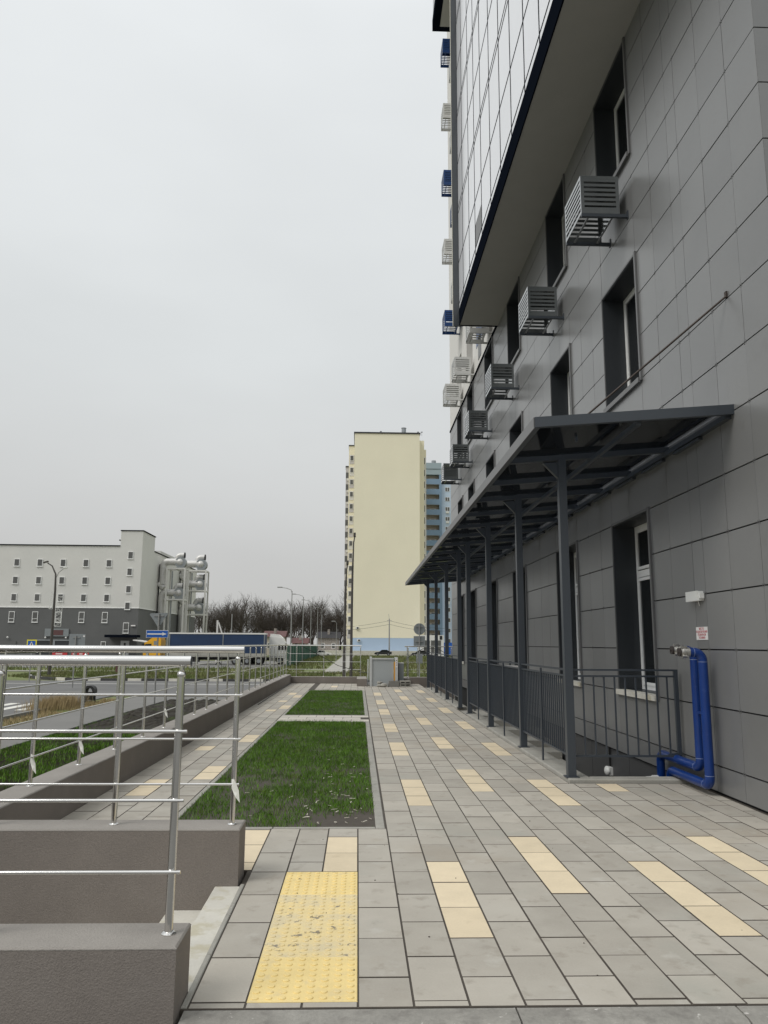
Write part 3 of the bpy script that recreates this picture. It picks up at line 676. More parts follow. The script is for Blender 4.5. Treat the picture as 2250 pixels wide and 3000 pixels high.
for i, y in enumerate(ry):
    b = MB(); n = 1
    b.add([(CX0+.05, y-.03, zc(CX0)-.02), (CX0+.05, y+.03, zc(CX0)-.02), (CX1, y+.03, zc(CX1)-.02), (CX1, y-.03, zc(CX1)-.02), (CX0+.05, y-.03, zc(CX0)+.05), (CX0+.05, y+.03, zc(CX0)+.05), (CX1, y+.03, zc(CX1)+.05), (CX1, y-.03, zc(CX1)+.05)],
          [(0, 1, 2, 3), (4, 7, 6, 5), (0, 4, 5, 1), (1, 5, 6, 2), (2, 6, 7, 3), (3, 7, 4, 0)])
    if 0 < i < len(ry)-1: b.build('rafter', 'canopy_steel', can)
for (a, b) in zip(ry, ry[1:]):
    MB().add([(CX0+.02, a, zc(CX0)+.056), (CX1, a, zc(CX1)+.056), (CX1, b, zc(CX1)+.056), (CX0+.02, b, zc(CX0)+.056), (CX0+.02, a, zc(CX0)+.062), (CX1, a, zc(CX1)+.062), (CX1, b, zc(CX1)+.062), (CX0+.02, b, zc(CX0)+.062)],
             [(0, 3, 2, 1), (4, 5, 6, 7), (0, 1, 5, 4), (2, 3, 7, 6)]).build('roof_sheet', 'tinted_sheet', can)
MB().box(CX0-.012, CX0+.05, CY0, CY1, 3.895, 4.0).build('front_beam', 'canopy_steel', can)
MB().box(CX0-.022, CX0-.0125, CY0-.01, CY1, 3.885, 4.006).build('drip_edge', 'panel_trim', can)
for y in (CY0-.03, CY1-.03):
    MB().add([(CX0-.012, y-.0, 3.893), (CX0-.012, y+.059, 3.893), (CX1+.02, y+.059, 4.078), (CX1+.02, y, 4.078), (CX0-.012, y, 4.005), (CX0-.012, y+.059, 4.005), (CX1+.02, y+.059, 4.185), (CX1+.02, y, 4.185)],
             [(0, 1, 2, 3), (4, 7, 6, 5), (0, 4, 5, 1), (1, 5, 6, 2), (2, 6, 7, 3), (3, 7, 4, 0)]).build('end_beam', 'canopy_steel', can)
MB().box(CX1-.06, CX1+.02, CY0+.04, CY1-.04, 4.04, 4.10).build('wall_beam', 'canopy_steel', can)
MB().box(2.97, 3.02, CY0+.04, CY1-.04, zc(3)-.075, zc(3)-.022).build('purlin', 'canopy_steel', can)
for i, y in enumerate(np.arange(8.6, 30, 1.1)): MB().box(3.962, 4.02, y, y+.75, 4.0, 4.03).build('wall_cleat', 'canopy_steel', can)
tr = MB().tube([(4.01, 7.80, 5.415), (2.56, 8.74, 4.20)], .012, 10).build('tie_rod', 'rod_brown', can, True, label='rusty brown tie rod')
MB().obox((4.008, 7.80, 5.43), (.012, 0, 0), (0, .02, 0), (0, 0, .035)).build('rod_anchor', 'rod_brown', tr); MB().obox((2.56, 8.74, 4.1), (.01, 0, 0), (0, .02, 0), (0, 0, .11)).build('rod_anchor', 'canopy_steel', tr)

# ------------------------------------------------------------------ basement stair well and its kerb
wl = MB().box(2.82, 4.0, 9.65, 28.9, -1.3, -1.05).build('stair_well', 'concrete_dark', kind='structure')
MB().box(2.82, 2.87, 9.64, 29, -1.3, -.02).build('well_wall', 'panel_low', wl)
for i in range(7):
    MB().box(2.871, 4.0, 17.55-.72*i, 18.27-.72*i, -1.049, -.05-.13*i).build('step', 'concrete', wl); MB().box(2.871, 4.0, 19.75+.72*i, 20.47+.72*i, -1.049, -.05-.13*i).build('step', 'concrete', wl)
MB().box(2.5, 4.0, 18.28, 19.74, -1.04, -.02).build('landing', 'concrete', wl)
wkb = MB().box(2.56, 2.80, 9.46, 29, -.3, -.03).build('well_kerb', 'concrete_dark', kind='structure')
for (a, b) in ((9.43, 12), (12.003, 15), (15.003, 18.1), (19.9, 23), (23.003, 26), (26.003, 29.1)): MB().cbox(2.53, 2.819, a, b, -.06, .048, .012).build('kerb_section', 'concrete', wkb)
MB().cbox(2.8195, 4.0, 9.431, 9.64, -.06, .047, .012).build('kerb_section', 'concrete', wkb)
tag(MB().box(3.35, 3.98, 19.35, 19.6, -.03, 1.05).box(3.33, 4.0, 19.33, 19.62, 1.051, 1.10).build('stair_parapet', 'plaster_white'), 'low pale plaster parapet inside the basement stair behind the railing gap', 'wall')
# dark painted railings
def navy_rail(label, p0, p1, axis, fixed, mid=True, end_post=False):
    pt = (lambda t_, z: (fixed, t_, z)) if axis == 'y' else (lambda t_, z: (t_, fixed, z))
    t = thing('stair_railing', label, 'railing', pt((p0+p1)/2, .05), 'dark railings around the basement stair')
    MB().bar(pt(p0, 1.315), pt(p1, 1.315), .04, .022).build('top_rail', 'rail_navy', t)
    MB().bar(pt(p0, 1.24), pt(p1, 1.24), .03, .022).build('upper_rail', 'rail_navy', t); MB().bar(pt(p0, .29), pt(p1, .29), .03, .024).build('lower_rail', 'rail_navy', t)
    n = round((p1-p0)/(.128 if axis == 'x' else .105)); bm = MB().box(-.009, .009, -.009, .009, .302, 1.229).mesh('baluster', 'rail_navy')
    for i in range(1, n):
        q = p0+(p1-p0)*i/n; link('baluster', bm, t, pt(q, 0))
    if mid:
        m_ = (p0+p1)/2; MB().box(*((fixed-.0305, fixed-.0095) if axis == 'y' else (m_-.02, m_+.02)), *((m_-.02, m_+.02) if axis == 'y' else (fixed-.02, fixed+.02)), .045, 1.3).build('support_post', 'rail_navy', t)
    if end_post: MB().bar(pt(p1-.02, .3), pt(p1-.02, 1.325), .045).bar(pt(p1-.16, .30), pt(p1, .33), .02).build('end_post', 'rail_navy', t)
    return t
nm = ['first', 'second', 'third', 'fourth', 'fifth', 'sixth']
for i, (a, b) in enumerate(((9.65, 12.27), (12.37, 15.24), (15.34, 18.11), (19.88, 22.63), (22.73, 25.68), (25.78, 28.68))):
    navy_rail('dark steel railing between canopy posts along the walkway, %s bay from the blue pipes' % nm[i], a, b, 'y', 2.6)
navy_rail('short dark steel railing from the canopy post to the wall beside the blue pipes', 2.65, 3.96, 'x', 9.6, False, True)
t = thing('stair_railing', 'dark low railing along the wall side of the stair landing', 'railing', (3.3, 20, 0))
MB().bar((2.9, 19.7, 1.18), (3.9, 19.7, 1.18), .03).bar((2.9, 19.7, 1.05), (3.9, 19.7, 1.05), .025).build('rail', 'rail_navy', t)
for x in (2.95, 3.4, 3.86): MB().bar((x, 19.7, -.03), (x, 19.7, 1.2), .035).build('post', 'rail_navy', t)

# ------------------------------------------------------------------ fire pipes, sign, boxes, lamps
def fire_pipe(y, xv, zt, zb, yend, zend, label, spout):
    t = thing('fire_pipe', label, 'pipe', (xv, y, zb), 'blue fire service pipes')
    r_ = .052
    MB().tube(arc([(xv-.15, y, zt), (xv, y, zt), (xv, y, zb), (xv, yend, zb), (xv, yend, zend)], .095, 7), r_, 18).build('pipe', 'pipe_blue', t, True)
    for (p, q) in (((xv, y, zt-.105), (0, 0, 1)), ((xv, y, zb+.105), (0, 0, 1)), ((xv-.103, y, zt), (1, 0, 0)), ((xv, y+.105, zb), (0, 1, 0))):
        q = Vector(q)*.0022; MB().tube([Vector(p)-q, Vector(p)+q], r_+.0012, 18).build('weld_seam', 'weld', t, True)
    X = xv-.15
    c = MB().tube([(X, y, zt), (X-.035, y, zt), (X-.036, y, zt), (X-.05, y, zt), (X-.051, y, zt), (X-.075, y, zt), (X-.076, y, zt), (X-.095, y, zt)], [.056, .056, .05, .05, .06, .06, .052, .05], 18)
    for k in range(3):
        a = math.radians(90+120*k+20); d = Vector((0, math.cos(a), math.sin(a))); tt = Vector((0, -math.sin(a), math.cos(a)))
        c.obox(Vector((X-.07, y, zt))+d*.062, (.022, 0, 0), tt*.018, d*.01); c.obox(Vector((X-.045, y, zt))+d*.058, (.02, 0, 0), tt*.008, d*.012)
    cp_ = c.build('coupling', 'cast_metal', t, True)
    MB().tube([(X-.095, y, zt), (X-.118, y, zt)], .046, 16).tube([(X-.118, y, zt), (X-.13, y, zt)], .012, 8).build('rubber_plug', 'rubber', cp_, True)
    return t
fire_pipe(8.63, 3.86, 1.545, .112, 9.72, -.5, 'blue fire pipe nearer the clad corner, running low over the paving', 1)
fire_pipe(8.93, 3.90, 1.565, .255, 10.12, -.5, 'blue fire pipe behind the other, bending down beside the stair railing', 1)
tag(MB().box(3.862, 3.9, 8.70, 8.86, .86, .885).build('pipe_clip', 'pipe_blue'), 'small blue tie bar between the two fire pipes', 'clip')
t = thing('wall_sign', 'small white sign with red lettering above the blue pipes', 'sign', (BX, 8.93, 1.68))
MB().box(BX-.008, BX-.002, 8.783, 9.08, 1.685, 1.834).build('plate', 'sign_white', t)
# text rows: reading direction runs towards -Y on a wall that faces -X
for i, (s_, sz) in enumerate((('МЕСТО', .036), ('ПОДКЛЮЧЕНИЯ', .036), ('ПОЖАРНОЙ', .036), ('ТЕХНИКИ', .036))):
    mw = Matrix(((0, 0, -1, BX-.0088), (-1, 0, 0, 8.932), (0, 1, 0, 1.812-.0345*i), (0, 0, 0, 1)))
    text('lettering', s_, sz, 'red_print', mw, t)
t = thing('junction_box', 'white plastic junction box on the dark wall above the sign', 'box', (BX, 8.98, 2.19))
MB().obox((BX-.032, 8.985, 2.19), (.03, 0, 0), (0, .15, 0), (0, 0, .055)).build('box_body', 'plastic_white', t)
MB().obox((BX-.07, 9.0, 2.192), (.0085, 0, 0), (0, .155, 0), (0, 0, .058)).build('lid', 'plastic_white', t); MB().box(BX-.06, BX-.01, 8.80, 8.834, 2.16, 2.22).build('latch', 'plastic_white', t)
MB().tube([(BX-.02, 8.95, 2.135), (BX-.005, 8.95, 2.08)], .006, 6).build('cable_gland', 'plastic_white', t)
t = thing('bulkhead_lamp', 'white oval bulkhead lamp on the dark stair well wall', 'lamp', (BX, 12.6, -.35))
b = MB().ball((0, 0, 0), 1, 14, 8); b.v = [(3.99+.045*v[0]-.0, 12.6+.10*v[1], -.35+.075*v[2]) for v in b.v]; b.build('diffuser', 'plastic_white', t, True)
MB().box(4.0, BX+.05, 12.52, 12.68, -.41, -.29).build('base', 'plastic_white', t); MB().box(4.025, BX+.045, 12.59, 12.61, -.28, .01).build('cable_slot', 'black', t)
t = thing('outlet_cap', 'white plastic outlet cap beside the blue pipe in the stair well', 'cap', (3.9, 10.1, -.08))
MB().tube([(3.86, 10.12, -.06), (3.78, 10.12, -.06), (3.779, 10.12, -.06), (3.70, 10.12, -.06)], [.045, .045, .034, .03], 12).build('cap_body', 'plastic_white', t, True)

# ------------------------------------------------------------------ lift cabinet and concrete pieces at the far end
t = thing('lift_cabinet', 'grey platform lift cabinet with orange strip at the walkway end', 'cabinet', (1, 30.4, 0))
MB().box(.56, 1.40, 30.30, 31.35, 0, 1.05).build('body', 'cabinet_grey', t)
MB().box(.48, .555, 30.26, 31.35, 0, 1.105).box(.556, 1.40, 30.265, 30.299, 1.02, 1.075).box(.556, .585, 30.28, 30.299, 0, 1.019).build('frame', 'cabinet_light', t)
MB().box(1.41, 1.455, 30.255, 30.4, .22, .93).build('strip', 'orange', t)
c = MB().box(1.456, 1.56, 30.25, 30.9, 0, 1.10).build('control_post', 'cabinet_light', t); MB().box(1.468, 1.548, 30.243, 30.249, .72, 1.07).build('control_plate', 'sign_white', c)
for i in range(3): MB().tube([(1.508, 30.243, .98-.085*i), (1.508, 30.235, .98-.085*i)], .017, 10).build('button', 'black', c)
MB().box(1.60, 1.80, 30.42, 31.0, .0, .86).build('side_box', 'sign_back', t); MB().box(1.595, 1.805, 30.41, 31.0, .861, .89).build('side_lid', 'cabinet_light', t)
t = thing('gate_post', 'slim pale post left of the grey lift cabinet', 'post', (.42, 31.2, 0)); MB().box(.395, .435, 31.1, 31.14, -.03, .98).build('shaft', 'cabinet_light', t); MB().ball((.415, 31.12, .99), .024, 8, 5).build('cap', 'cabinet_light', t, True)
t = thing('concrete_block', 'grey hollow concrete block with four slots beside the lift cabinet', 'block', (1.88, 29.9, 0))
MB().box(1.62, 2.03, 29.86, 30.1, 0, .04).box(1.62, 2.03, 29.86, 30.1, .105, .13).box(1.62, 2.03, 29.86, 30.1, .195, .235).box(1.62, 1.655, 29.86, 30.1, .0401, .1949).box(1.81, 1.845, 29.86, 30.1, .0401, .1949).box(1.995, 2.03, 29.86, 30.1, .0401, .1949).box(1.64, 2.0, 29.99, 30.0, .03, .2).build('shell', 'concrete', t)
tag(MB().prism([(1.16, 0), (1.59, 0), (1.585, .215), (1.21, .215)], 'y', 29.9, 30.15).build('concrete_slab', 'concrete_dark'), 'dark grey concrete slab leaning at the foot of the lift cabinet', 'slab')
def rock(name, c, s_, seed, label, mt='concrete', grp=None):
    q = random.Random(seed); b = MB().ball((0, 0, 0), 1, 8, 5)
    b.v = [(c[0]+v[0]*s_[0]*(1+.25*q.uniform(-1, 1)), c[1]+v[1]*s_[1], c[2]+max(-.9, min(.8, v[2]*1.2))*s_[2]) for v in b.v]
    tag(b.build(name, mt), label, 'rubble', grp)
rock('concrete_chunk', (.86, 29.95, .05), (.14, .1, .055), 1, 'broken concrete chunk lying in front of the grey lift panel')
rock('concrete_chunk', (.84, 29.98, .155), (.12, .09, .05), 2, 'flat broken concrete chunk on top of the other chunk')
rock('concrete_chunk', (1.02, 29.85, .075), (.13, .1, .075), 3, 'broken concrete chunk between the dark slab and other chunks')
tag(MB().tube([(-2.3, 32.25, 1.5), (-1.6, 32.3, 1.15), (-.8, 32.3, .72), (.1, 31.6, .5), (.55, 31.3, .47)], .012, 6).build('cable', 'cable', smooth=True), 'sagging black cable from the far railing to the lift cabinet', 'cable')
tag(MB().tube([(1.75, 31.0, .85), (2.2, 32.38, 1.15), (2.7, 32.38, 1.42), (3.3, 32.38, 1.45), (3.9, 32.3, 1.1)], .012, 6).build('cable', 'cable', smooth=True), 'black cable from the side box to the railing by the dark posts', 'cable')

# ------------------------------------------------------------------ cream tower and neighbours
T = thing('apartment_tower', 'tall cream apartment tower with a pale blue base band', 'building', (7, 220, -1))
MB().box(-1.5, 16, 200, 240, 3.1, 57.4).build('wall', 'cream_wall', T); MB().box(-1.45, 16, 200.02, 240, -.15, 3.1).build('base_band', 'band_blue', T)
MB().box(-1.7, 16.2, 199.8, 240.2, 57.4, 57.75).build('roof_edge', 'roof_metal', T)
MB().box(-3.05, -1.501, 206, 240, -.15, 55.4).box(16.001, 17.7, 206, 240, -.15, 57.2).box(17.701, 18.5, 209, 240, -.15, 55.4).build('side_wall', 'cream_wall', T)
MB().box(-3.15, -1.5, 205.8, 240, 55.4, 55.65).build('roof_edge', 'roof_metal', T); MB().box(-3.95, -3.051, 212, 240, -.15, 50.8).build('loggia_wall', 'grey_mauve', T); MB().box(-4.05, -3.05, 211.8, 240, 50.8, 51.1).build('roof_edge', 'roof_metal', T)
for i in range(15):
    z = 51.2-3.38*i
    f = MB().box(-2.85, -1.6, 205.93, 205.99, z-.9, z+1.6).build('loggia', 'grey_mauve' if i % 2 == 0 else 'plaster_white', T)
    w_ = MB().box(-2.72, -1.75, 205.86, 205.92, z, z+1.5).build('window', 'pvc', T); MB().box(-2.62, -1.85, 205.82, 205.859, z+.12, z+1.38).build('pane', 'win_grey', w_)
    z2_ = z-3.6
    if z2_ > 0:
        w_ = MB().box(-3.92, -3.1, 211.9, 211.99, z2_, z2_+1.6).build('window', 'win_grey', T); MB().box(-3.7, -3.12, 211.8, 211.89, z2_-.75, z2_-.05).build('sill_panel', 'plaster_white', T)
    f = MB().box(17.72, 18.48, 208.93, 208.99, z-1.2, z+2.0).build('loggia', 'plaster_white', T)
    w_ = MB().box(17.86, 18.34, 208.86, 208.92, z-.1, z+1.9).build('window', 'pvc', T); MB().box(17.92, 18.2, 208.82, 208.859, z, z+1.8).build('pane', 'win_grey', w_)
for (x, y0, y1) in ((-1.505, 0, 0),): pass
v = MB().tube([(12, 205, 57.7), (12, 205, 60.3), (12, 205, 60.4)], [.62, .62, .75], 14).build('roof_vent', 'zinc', T, True)
for x in (5.6, 15.8, 16.8): MB().bar((x, 203, 57.7), (x, 203, 58.9), .06).bar((x-.25, 203, 58.8), (x+.25, 203, 58.8), .08, .2).build('antenna', 'roof_metal', T)
MB().box(7.5, 9.2, 206, 208, 57.7, 58.1).build('roof_hatch', 'plaster_white', T)
MB().box(-20, 45, 197.5, 240, -1.25, -.15).build('terrace', 'concrete_pale', kind='structure')
for (x, z, l_) in ((-.2, 5.6, 'upper'), (.2, 2.45, 'lower')):
    t = thing('air_conditioner', 'small white air conditioner on the cream wall, %s one near the base band' % l_, 'air conditioner', (x, 199.7, z)); MB().box(x-.42, x+.42, 199.6, 199.998, z-.3, z+.3).build('case', 'plastic_white', t); MB().tube([(x+.1, 199.6, z), (x+.1, 199.57, z)], .24, 12).build('fan_grille', 'black', t)
B = thing('apartment_tower', 'blue apartment tower with stacked recessed balconies behind the cream one', 'building', (25, 250, -1))
MB().box(18.6, 26.2, 242, 262, -1, 55.2).build('wall_core', 'tan', B); MB().box(18.6, 26.2, 240, 262, 55.25, 59.1).build('attic', 'tower_greyblue', B); MB().box(25.45, 26.2, 240, 241.99, -1, 55.24).build('pier', 'tower_blue', B)
MB().box(18.6, 26.2, 239.9, 239.99, 57.0, 57.1).build('railing_bar', 'roof_metal', B)
for i in range(17):
    z = 53.8-3.3*i
    MB().box(18.6, 25.449, 240, 240.2, z-1.75, z).build('balcony_parapet', 'tower_blue', B); MB().box(18.6, 25.449, 240.21, 241.99, z-1.8, z-1.6).build('balcony_slab', 'tan', B)
    d_ = MB().box(22.4, 24.6, 241.9, 241.99, z-1.5, z+.6).build('balcony_door', 'plaster_white', B); MB().box(23.0, 24.0, 241.85, 241.899, z-1.0, z+.4).build('pane', 'win_grey', d_)
MB().box(26.201, 34, 241, 262, -1, 53).build('side_wall', 'tower_sky', B); MB().tube([(24.3, 246, 59.1), (24.3, 246, 61.2)], .75, 14).build('roof_vent', 'zinc', B, True)
for i in range(16):
    z = 49.95-3.2*i
    for x in (27.4, 30.6):
        w_ = MB().box(x, x+1.46, 240.93, 240.99, z, z+1.35).build('window', 'pvc', B); MB().box(x+.1, x+.68, 240.89, 240.929, z+.1, z+1.25).box(x+.8, x+1.36, 240.89, 240.929, z+.1, z+1.25).build('pane', 'win_grey', w_)
        if i in (2, 3, 7, 11): MB().box(x+.2, x+1.2, 240.6, 240.99, z-.75, z-.15).build('air_conditioner', 'plastic_white', B)
A = thing('shop_annex', 'low white annex with dark shop windows at the foot of the blue tower', 'building', (19, 190, -1))
MB().box(15.2, 20.6, 186, 197, -1.2, 3.75).build('wall', 'truck_white', A)
for (a, b) in ((15.8, 17.2), (17.5, 19.9)): MB().box(a, b, 185.93, 185.99, -.6, 2.5).build('window', 'win_grey', A)
MB().box(19.6, 20.2, 185.9, 185.99, 2.7, 3.6).build('shop_sign', 'black', A); MB().box(20.601, 24, 187, 197, -1.2, 2.0).build('blue_kiosk', 'sign_blue', A)

# ------------------------------------------------------------------ grey store on the left with ducts
S = thing('store_building', 'large grey store building with dark lower storey and small windows', 'building', (-60, 145, -1.2))
MB().box(-110, -38.66, 125.05, 168, 7.08, 16.95).box(-38.659, -35.15, 132.5, 168, 7.08, 16.95).build('upper_wall', 'store_grey', S)
MB().box(-38.66, -35.12, 125, 132.49, 7.081, 19.45).build('stair_tower', 'store_grey', S); MB().box(-110, -35.14, 125.02, 168, -1.3, 6.95).build('lower_wall', 'store_dark', S)
MB().box(-110.1, -35.05, 124.95, 168, 6.951, 7.079).build('band_trim', 'pvc', S); MB().box(-110, -38.7, 124.9, 168, 16.951, 17.1).box(-38.699, -35.05, 132.51, 168, 16.951, 17.1).build('roof_edge', 'navy_trim', S); MB().box(-38.75, -35.0, 124.9, 132.6, 19.451, 19.6).build('roof_edge', 'navy_trim', S)
MB().box(-60, -36, 140, 166, 17.101, 18.0).build('roof_block', 'store_grey', S)
MB().tube([(-38.67, 126, 17.9), (-39.2, 126, 18.1)], .12, 6).build('downpipe_hopper', 'black', S)
def swin(x, z, w, h, tall=False):
    y = 124.96 if x > -38.6 else 125.0
    f = MB().box(x, x+w, y-.06, y+.04, z, z+h).build('window', 'pvc', S); MB().box(x-.06, x+w+.06, y-.10, y+.04, z-.07, z-.001).build('sill', 'pvc', f)
    if tall: MB().box(x+.09, x+w-.09, y-.09, y-.061, z+h*.36, z+h-.09).box(x+.09, x+w-.09, y-.09, y-.061, z+.09, z+h*.3).build('pane', 'win_grey', f)
    else: MB().box(x+.09, x+w-.09, y-.09, y-.061, z+.09, z+h-.09).build('pane', 'win_grey', f)
for x in (-59.1, -55.4, -51.73, -48.05, -44.42, -40.75):
    for z in (13.55, 10.72, 7.97): swin(x, z, .88, 1.2)
    swin(x-.1, 4.65, .9, 1.68, True)
for z in (14.9, 12.2, 9.4, 6.75): swin(-37.34, z, .85, 1.2)
swin(-37.4, 3.03, .9, 1.66, True); swin(-40.74, .2, .78, 1.5)
c = MB().box(-39.5, -34.6, 122.6, 124.95, 2.35, 2.75).build('entrance_canopy', 'navy_trim', S); d_ = MB().box(-37.62, -36.28, 124.9, 124.99, -1.2, 1.85).build('door', 'cabinet_light', S); MB().box(-37.1, -36.8, 124.86, 124.899, .4, 1.5).build('pane', 'black', d_)
MB().prism([(-34.6, 2.0), (-31.6, 1.55), (-31.6, 1.45), (-34.6, 1.85)], 'y', 121, 124.9).build('ramp_roof', 'plaster_white', S)
MB().box(-50.8, -45.8, 124.9, 124.99, -1.2, 1.75).build('gate', 'reveal', S); MB().box(-51, -45.6, 124.84, 124.95, 1.76, 1.95).build('gate_lintel', 'zinc', S); MB().box(-48.2, -47.9, 124.84, 124.95, -1.2, 1.75).build('gate_mullion', 'zinc', S)
sg = MB().box(-49.6, -45.85, 124.8, 124.94, 2.46, 3.66).build('sign_board', 'sign_back', S); MB().box(-48.4, -46.7, 124.76, 124.799, 2.65, 3.45).build('sign_print', 'roof_red', sg)
for x in (-49.4, -46.2, -55.3): MB().ball((x, 124.75, 2.25), .16, 8, 6).build('lamp', 'plastic_white', S, True)
MB().box(-36.15, -35.45, 124.8, 124.94, 4.12, 4.32).build('number_plate', 'sign_white', S); MB().box(-62, -54, 124.9, 124.99, -1.2, 1.7).build('gate', 'store_dark', S)
def ducts(y, s, levels, top, low, label):
    """a ventilation riser on the side wall with fans standing on steel platforms"""
    t = thing('duct_riser', label, 'duct', (-33, y, -1.2), 'silver ventilation ducts on the store side wall')
    x0 = -34.35; r_ = .62*s
    for i, zl in enumerate(levels):
        zn = levels[i+1]+1.9*s if i+1 < len(levels) else low
        MB().tube(arc([(x0, y, zn), (x0, y, zl+.5*s), (x0+2.9*s, y, zl+.5*s)], .75*s, 6), r_, 14).build('duct', 'duct', t, True)
        MB().tube([(x0-.7, y, zn+.2), (x0+.3, y, zn-.6*s)], [.5*s, .62*s], 12).build('wall_collar', 'duct', t, True)
        f = MB().tube([(x0+3.05*s, y-.55*s, zl+.35*s), (x0+3.05*s, y+.55*s, zl+.35*s)], .98*s, 18).build('fan', 'zinc', t, True)
        MB().ball((x0+2.95*s, y-.25*s, zl+.45*s), .66*s, 14, 8).build('fan_elbow', 'duct', f, True)
        MB().tube(arc([(x0+2.2*s, y+.8, zl+1.0*s), (x0+2.2*s, y+.8, zl+1.75*s), (x0+3.4*s, y+.8, zl+1.75*s)], .55*s, 5), .48*s, 12).build('outlet', 'duct', t, True)
        MB().tube([(x0+3.4*s, y+.8, zl+1.75*s), (x0+3.52*s, y+.8, zl+1.75*s)], .56*s, 12).build('outlet_rim', 'roof_metal', t)
        for yy in (y-1.1, y+1.6): MB().bar((x0+.75, yy, zl-.75*s), (x0+4.1*s, yy, zl-.75*s), .24*s).build('platform_beam', 'plaster_white', t)
        for xx in (x0+.9, x0+2.4*s, x0+4.0*s): MB().bar((xx, y-1.1, zl-.76*s), (xx, y+1.6, zl-.76*s), .2*s).build('platform_beam', 'plaster_white', t)
        MB().box(x0+2.4*s, x0+3.7*s, y-.6, y+.6, zl-.65*s, zl-.45*s).build('fan_base', 'zinc', t)
    for xx in (x0+.95, x0+4.05*s):
        for yy in (y-1.1, y+1.6): MB().bar((xx, yy, -1.25), (xx, yy, top), .26*s).build('column', 'plaster_white', t)
    for xx in (x0+1.6,): MB().bar((xx, y+.2, -1.2), (xx, y+.2, top-.3), .22).build('pipe', 'zinc', t)
    MB().bar((x0-.55, y-.3, low), (x0-.55, y-.3, levels[0]), .16).build('riser_shade_strip', 'navy_trim', t)  # dark strip painting the shadow between riser and wall, for contrast
ducts(136, 1.0, (15.1, 9.7), 14.3, 6.2, 'silver ventilation ducts with two fans on the store wall beside the stair tower')
ducts(152, 1.12, (16.3, 12.4, 7.8), 15.4, 3.2, 'silver ventilation ducts with three stacked fans farther along the store wall')

# ------------------------------------------------------------------ vehicles
def wheel(x, y, z, r_, wdt, parent, axis='y', rim='zinc'):
    w_ = MB().tube([(x, y, z), (x, y+.02, z), (x, y+wdt, z)], [r_*.92, r_, r_], 18).build('wheel', 'tyre', parent, True)
    MB().tube([(x, y-.012, z), (x, y+.05, z)], [r_*.5, r_*.56], 14).build('rim', rim, w_, True)
def cab(name_l, x0, d, zt, y0, y1, paint, label):
    """truck tractor, front towards d (+1 right, -1 left) with the rear of its cab at x0"""
    t = thing('truck', label, 'truck', (x0+d, (y0+y1)/2, GZ)); X = lambda a: x0+d*a
    MB().prism([(X(0), -.25), (X(2.2), -.35), (X(2.28), .75), (X(2.12), 1.55), (X(1.75), zt-.55), (X(0), zt-.35)], 'y', y0, y1).build('cab', paint, t)
    MB().prism([(X(.1), zt-.349), (X(1.75), zt-.549), (X(1.2), zt-.1), (X(.5), zt), (X(.1), zt)], 'y', y0+.1, y1-.1).build('roof_fairing', paint, t)
    MB().prism([(X(1.2), .72), (X(2.05), .72), (X(1.98), 1.4), (X(1.2), 1.45)], 'y', y0-.02, y0-.001).build('side_window', 'glass', t)
    if paint == 'truck_yellow': MB().box(min(X(.5), X(.9)), max(X(.5), X(.9)), y0-.02, y0-.001, zt-1.0, zt-.5).build('side_window', 'sign_back', t)
    MB().prism([(X(2.29), .8), (X(2.3), .8), (X(2.14), 1.6), (X(2.13), 1.6)], 'y', y0+.15, y1-.15).build('windscreen', 'glass', t)
    MB().box(min(X(2.0), X(2.4)), max(X(2.0), X(2.4)), y0+.02, y1-.02, -.95, -.36).build('bumper', paint, t); MB().box(min(X(2.1), X(2.35)), max(X(2.1), X(2.35)), y0-.3, y0-.03, .75, 1.45).build('mirror', 'black', t)
    MB().box(min(X(-3.4), X(2)), max(X(-3.4), X(2)), y0+.7, y1-.7, -.7, -.26).build('chassis', 'black', t); MB().box(min(X(.05), X(.9)), max(X(.05), X(.9)), y0+.02, y0+.5, -.75, -.26).build('step_panel', 'truck_board', t)
    for a in (1.45, -2.2, -3.2): wheel(X(a), y0+.05, GZ+.5, .5, .35, t); wheel(X(a), y1-.4, GZ+.5, .5, .35, t)
    return t
cab('', -25.6, -1, 2.3, 102.2, 104.7, 'truck_yellow', 'yellow truck tractor coupled to the blue trailer')
cab('', -11.85, 1, 2.85, 104.8, 107.2, 'truck_white', 'white truck tractor parked behind the blue trailer')
t = thing('semi_trailer', 'long semi-trailer with dark blue curtain and pale side boards', 'trailer', (-18, 103, GZ))
MB().box(-24.5, -12.15, 102.05, 104.55, .27, 2.72).build('curtain', 'truck_blue', t); MB().box(-24.55, -12.1, 102.0, 104.6, 2.721, 2.9).build('roof_rail', 'truck_white', t)
for i in range(6): MB().box(-24.5+2.06*i, -24.5+2.06*(i+1)-.03, 102.0, 104.6, -.2, .269).build('side_board', 'truck_board', t)
for x in (-24.45, -17.55, -12.2): MB().box(x-.05, x+.05, 102.0, 102.045, .27, 2.72).build('curtain_post', 'zinc', t)
MB().box(-24.3, -12.3, 102.9, 103.7, -.6, -.21).build('chassis', 'black', t); MB().box(-22.8, -20.6, 102.2, 103, -.85, -.22).build('pallet_box', 'black', t)
for x in (-15.9, -14.35, -12.85): wheel(x, 102.05, GZ+.5, .5, .35, t); wheel(x, 104.2, GZ+.5, .5, .35, t)
MB().bar((-18.45, 102.3, GZ), (-17.7, 102.3, -.3), .12).bar((-17.7, 102.3, GZ), (-18.45, 102.3, -.3), .12).build('support_leg', 'black', t)
wheel(-23.6, 102.1, GZ+.5, .5, .35, t)
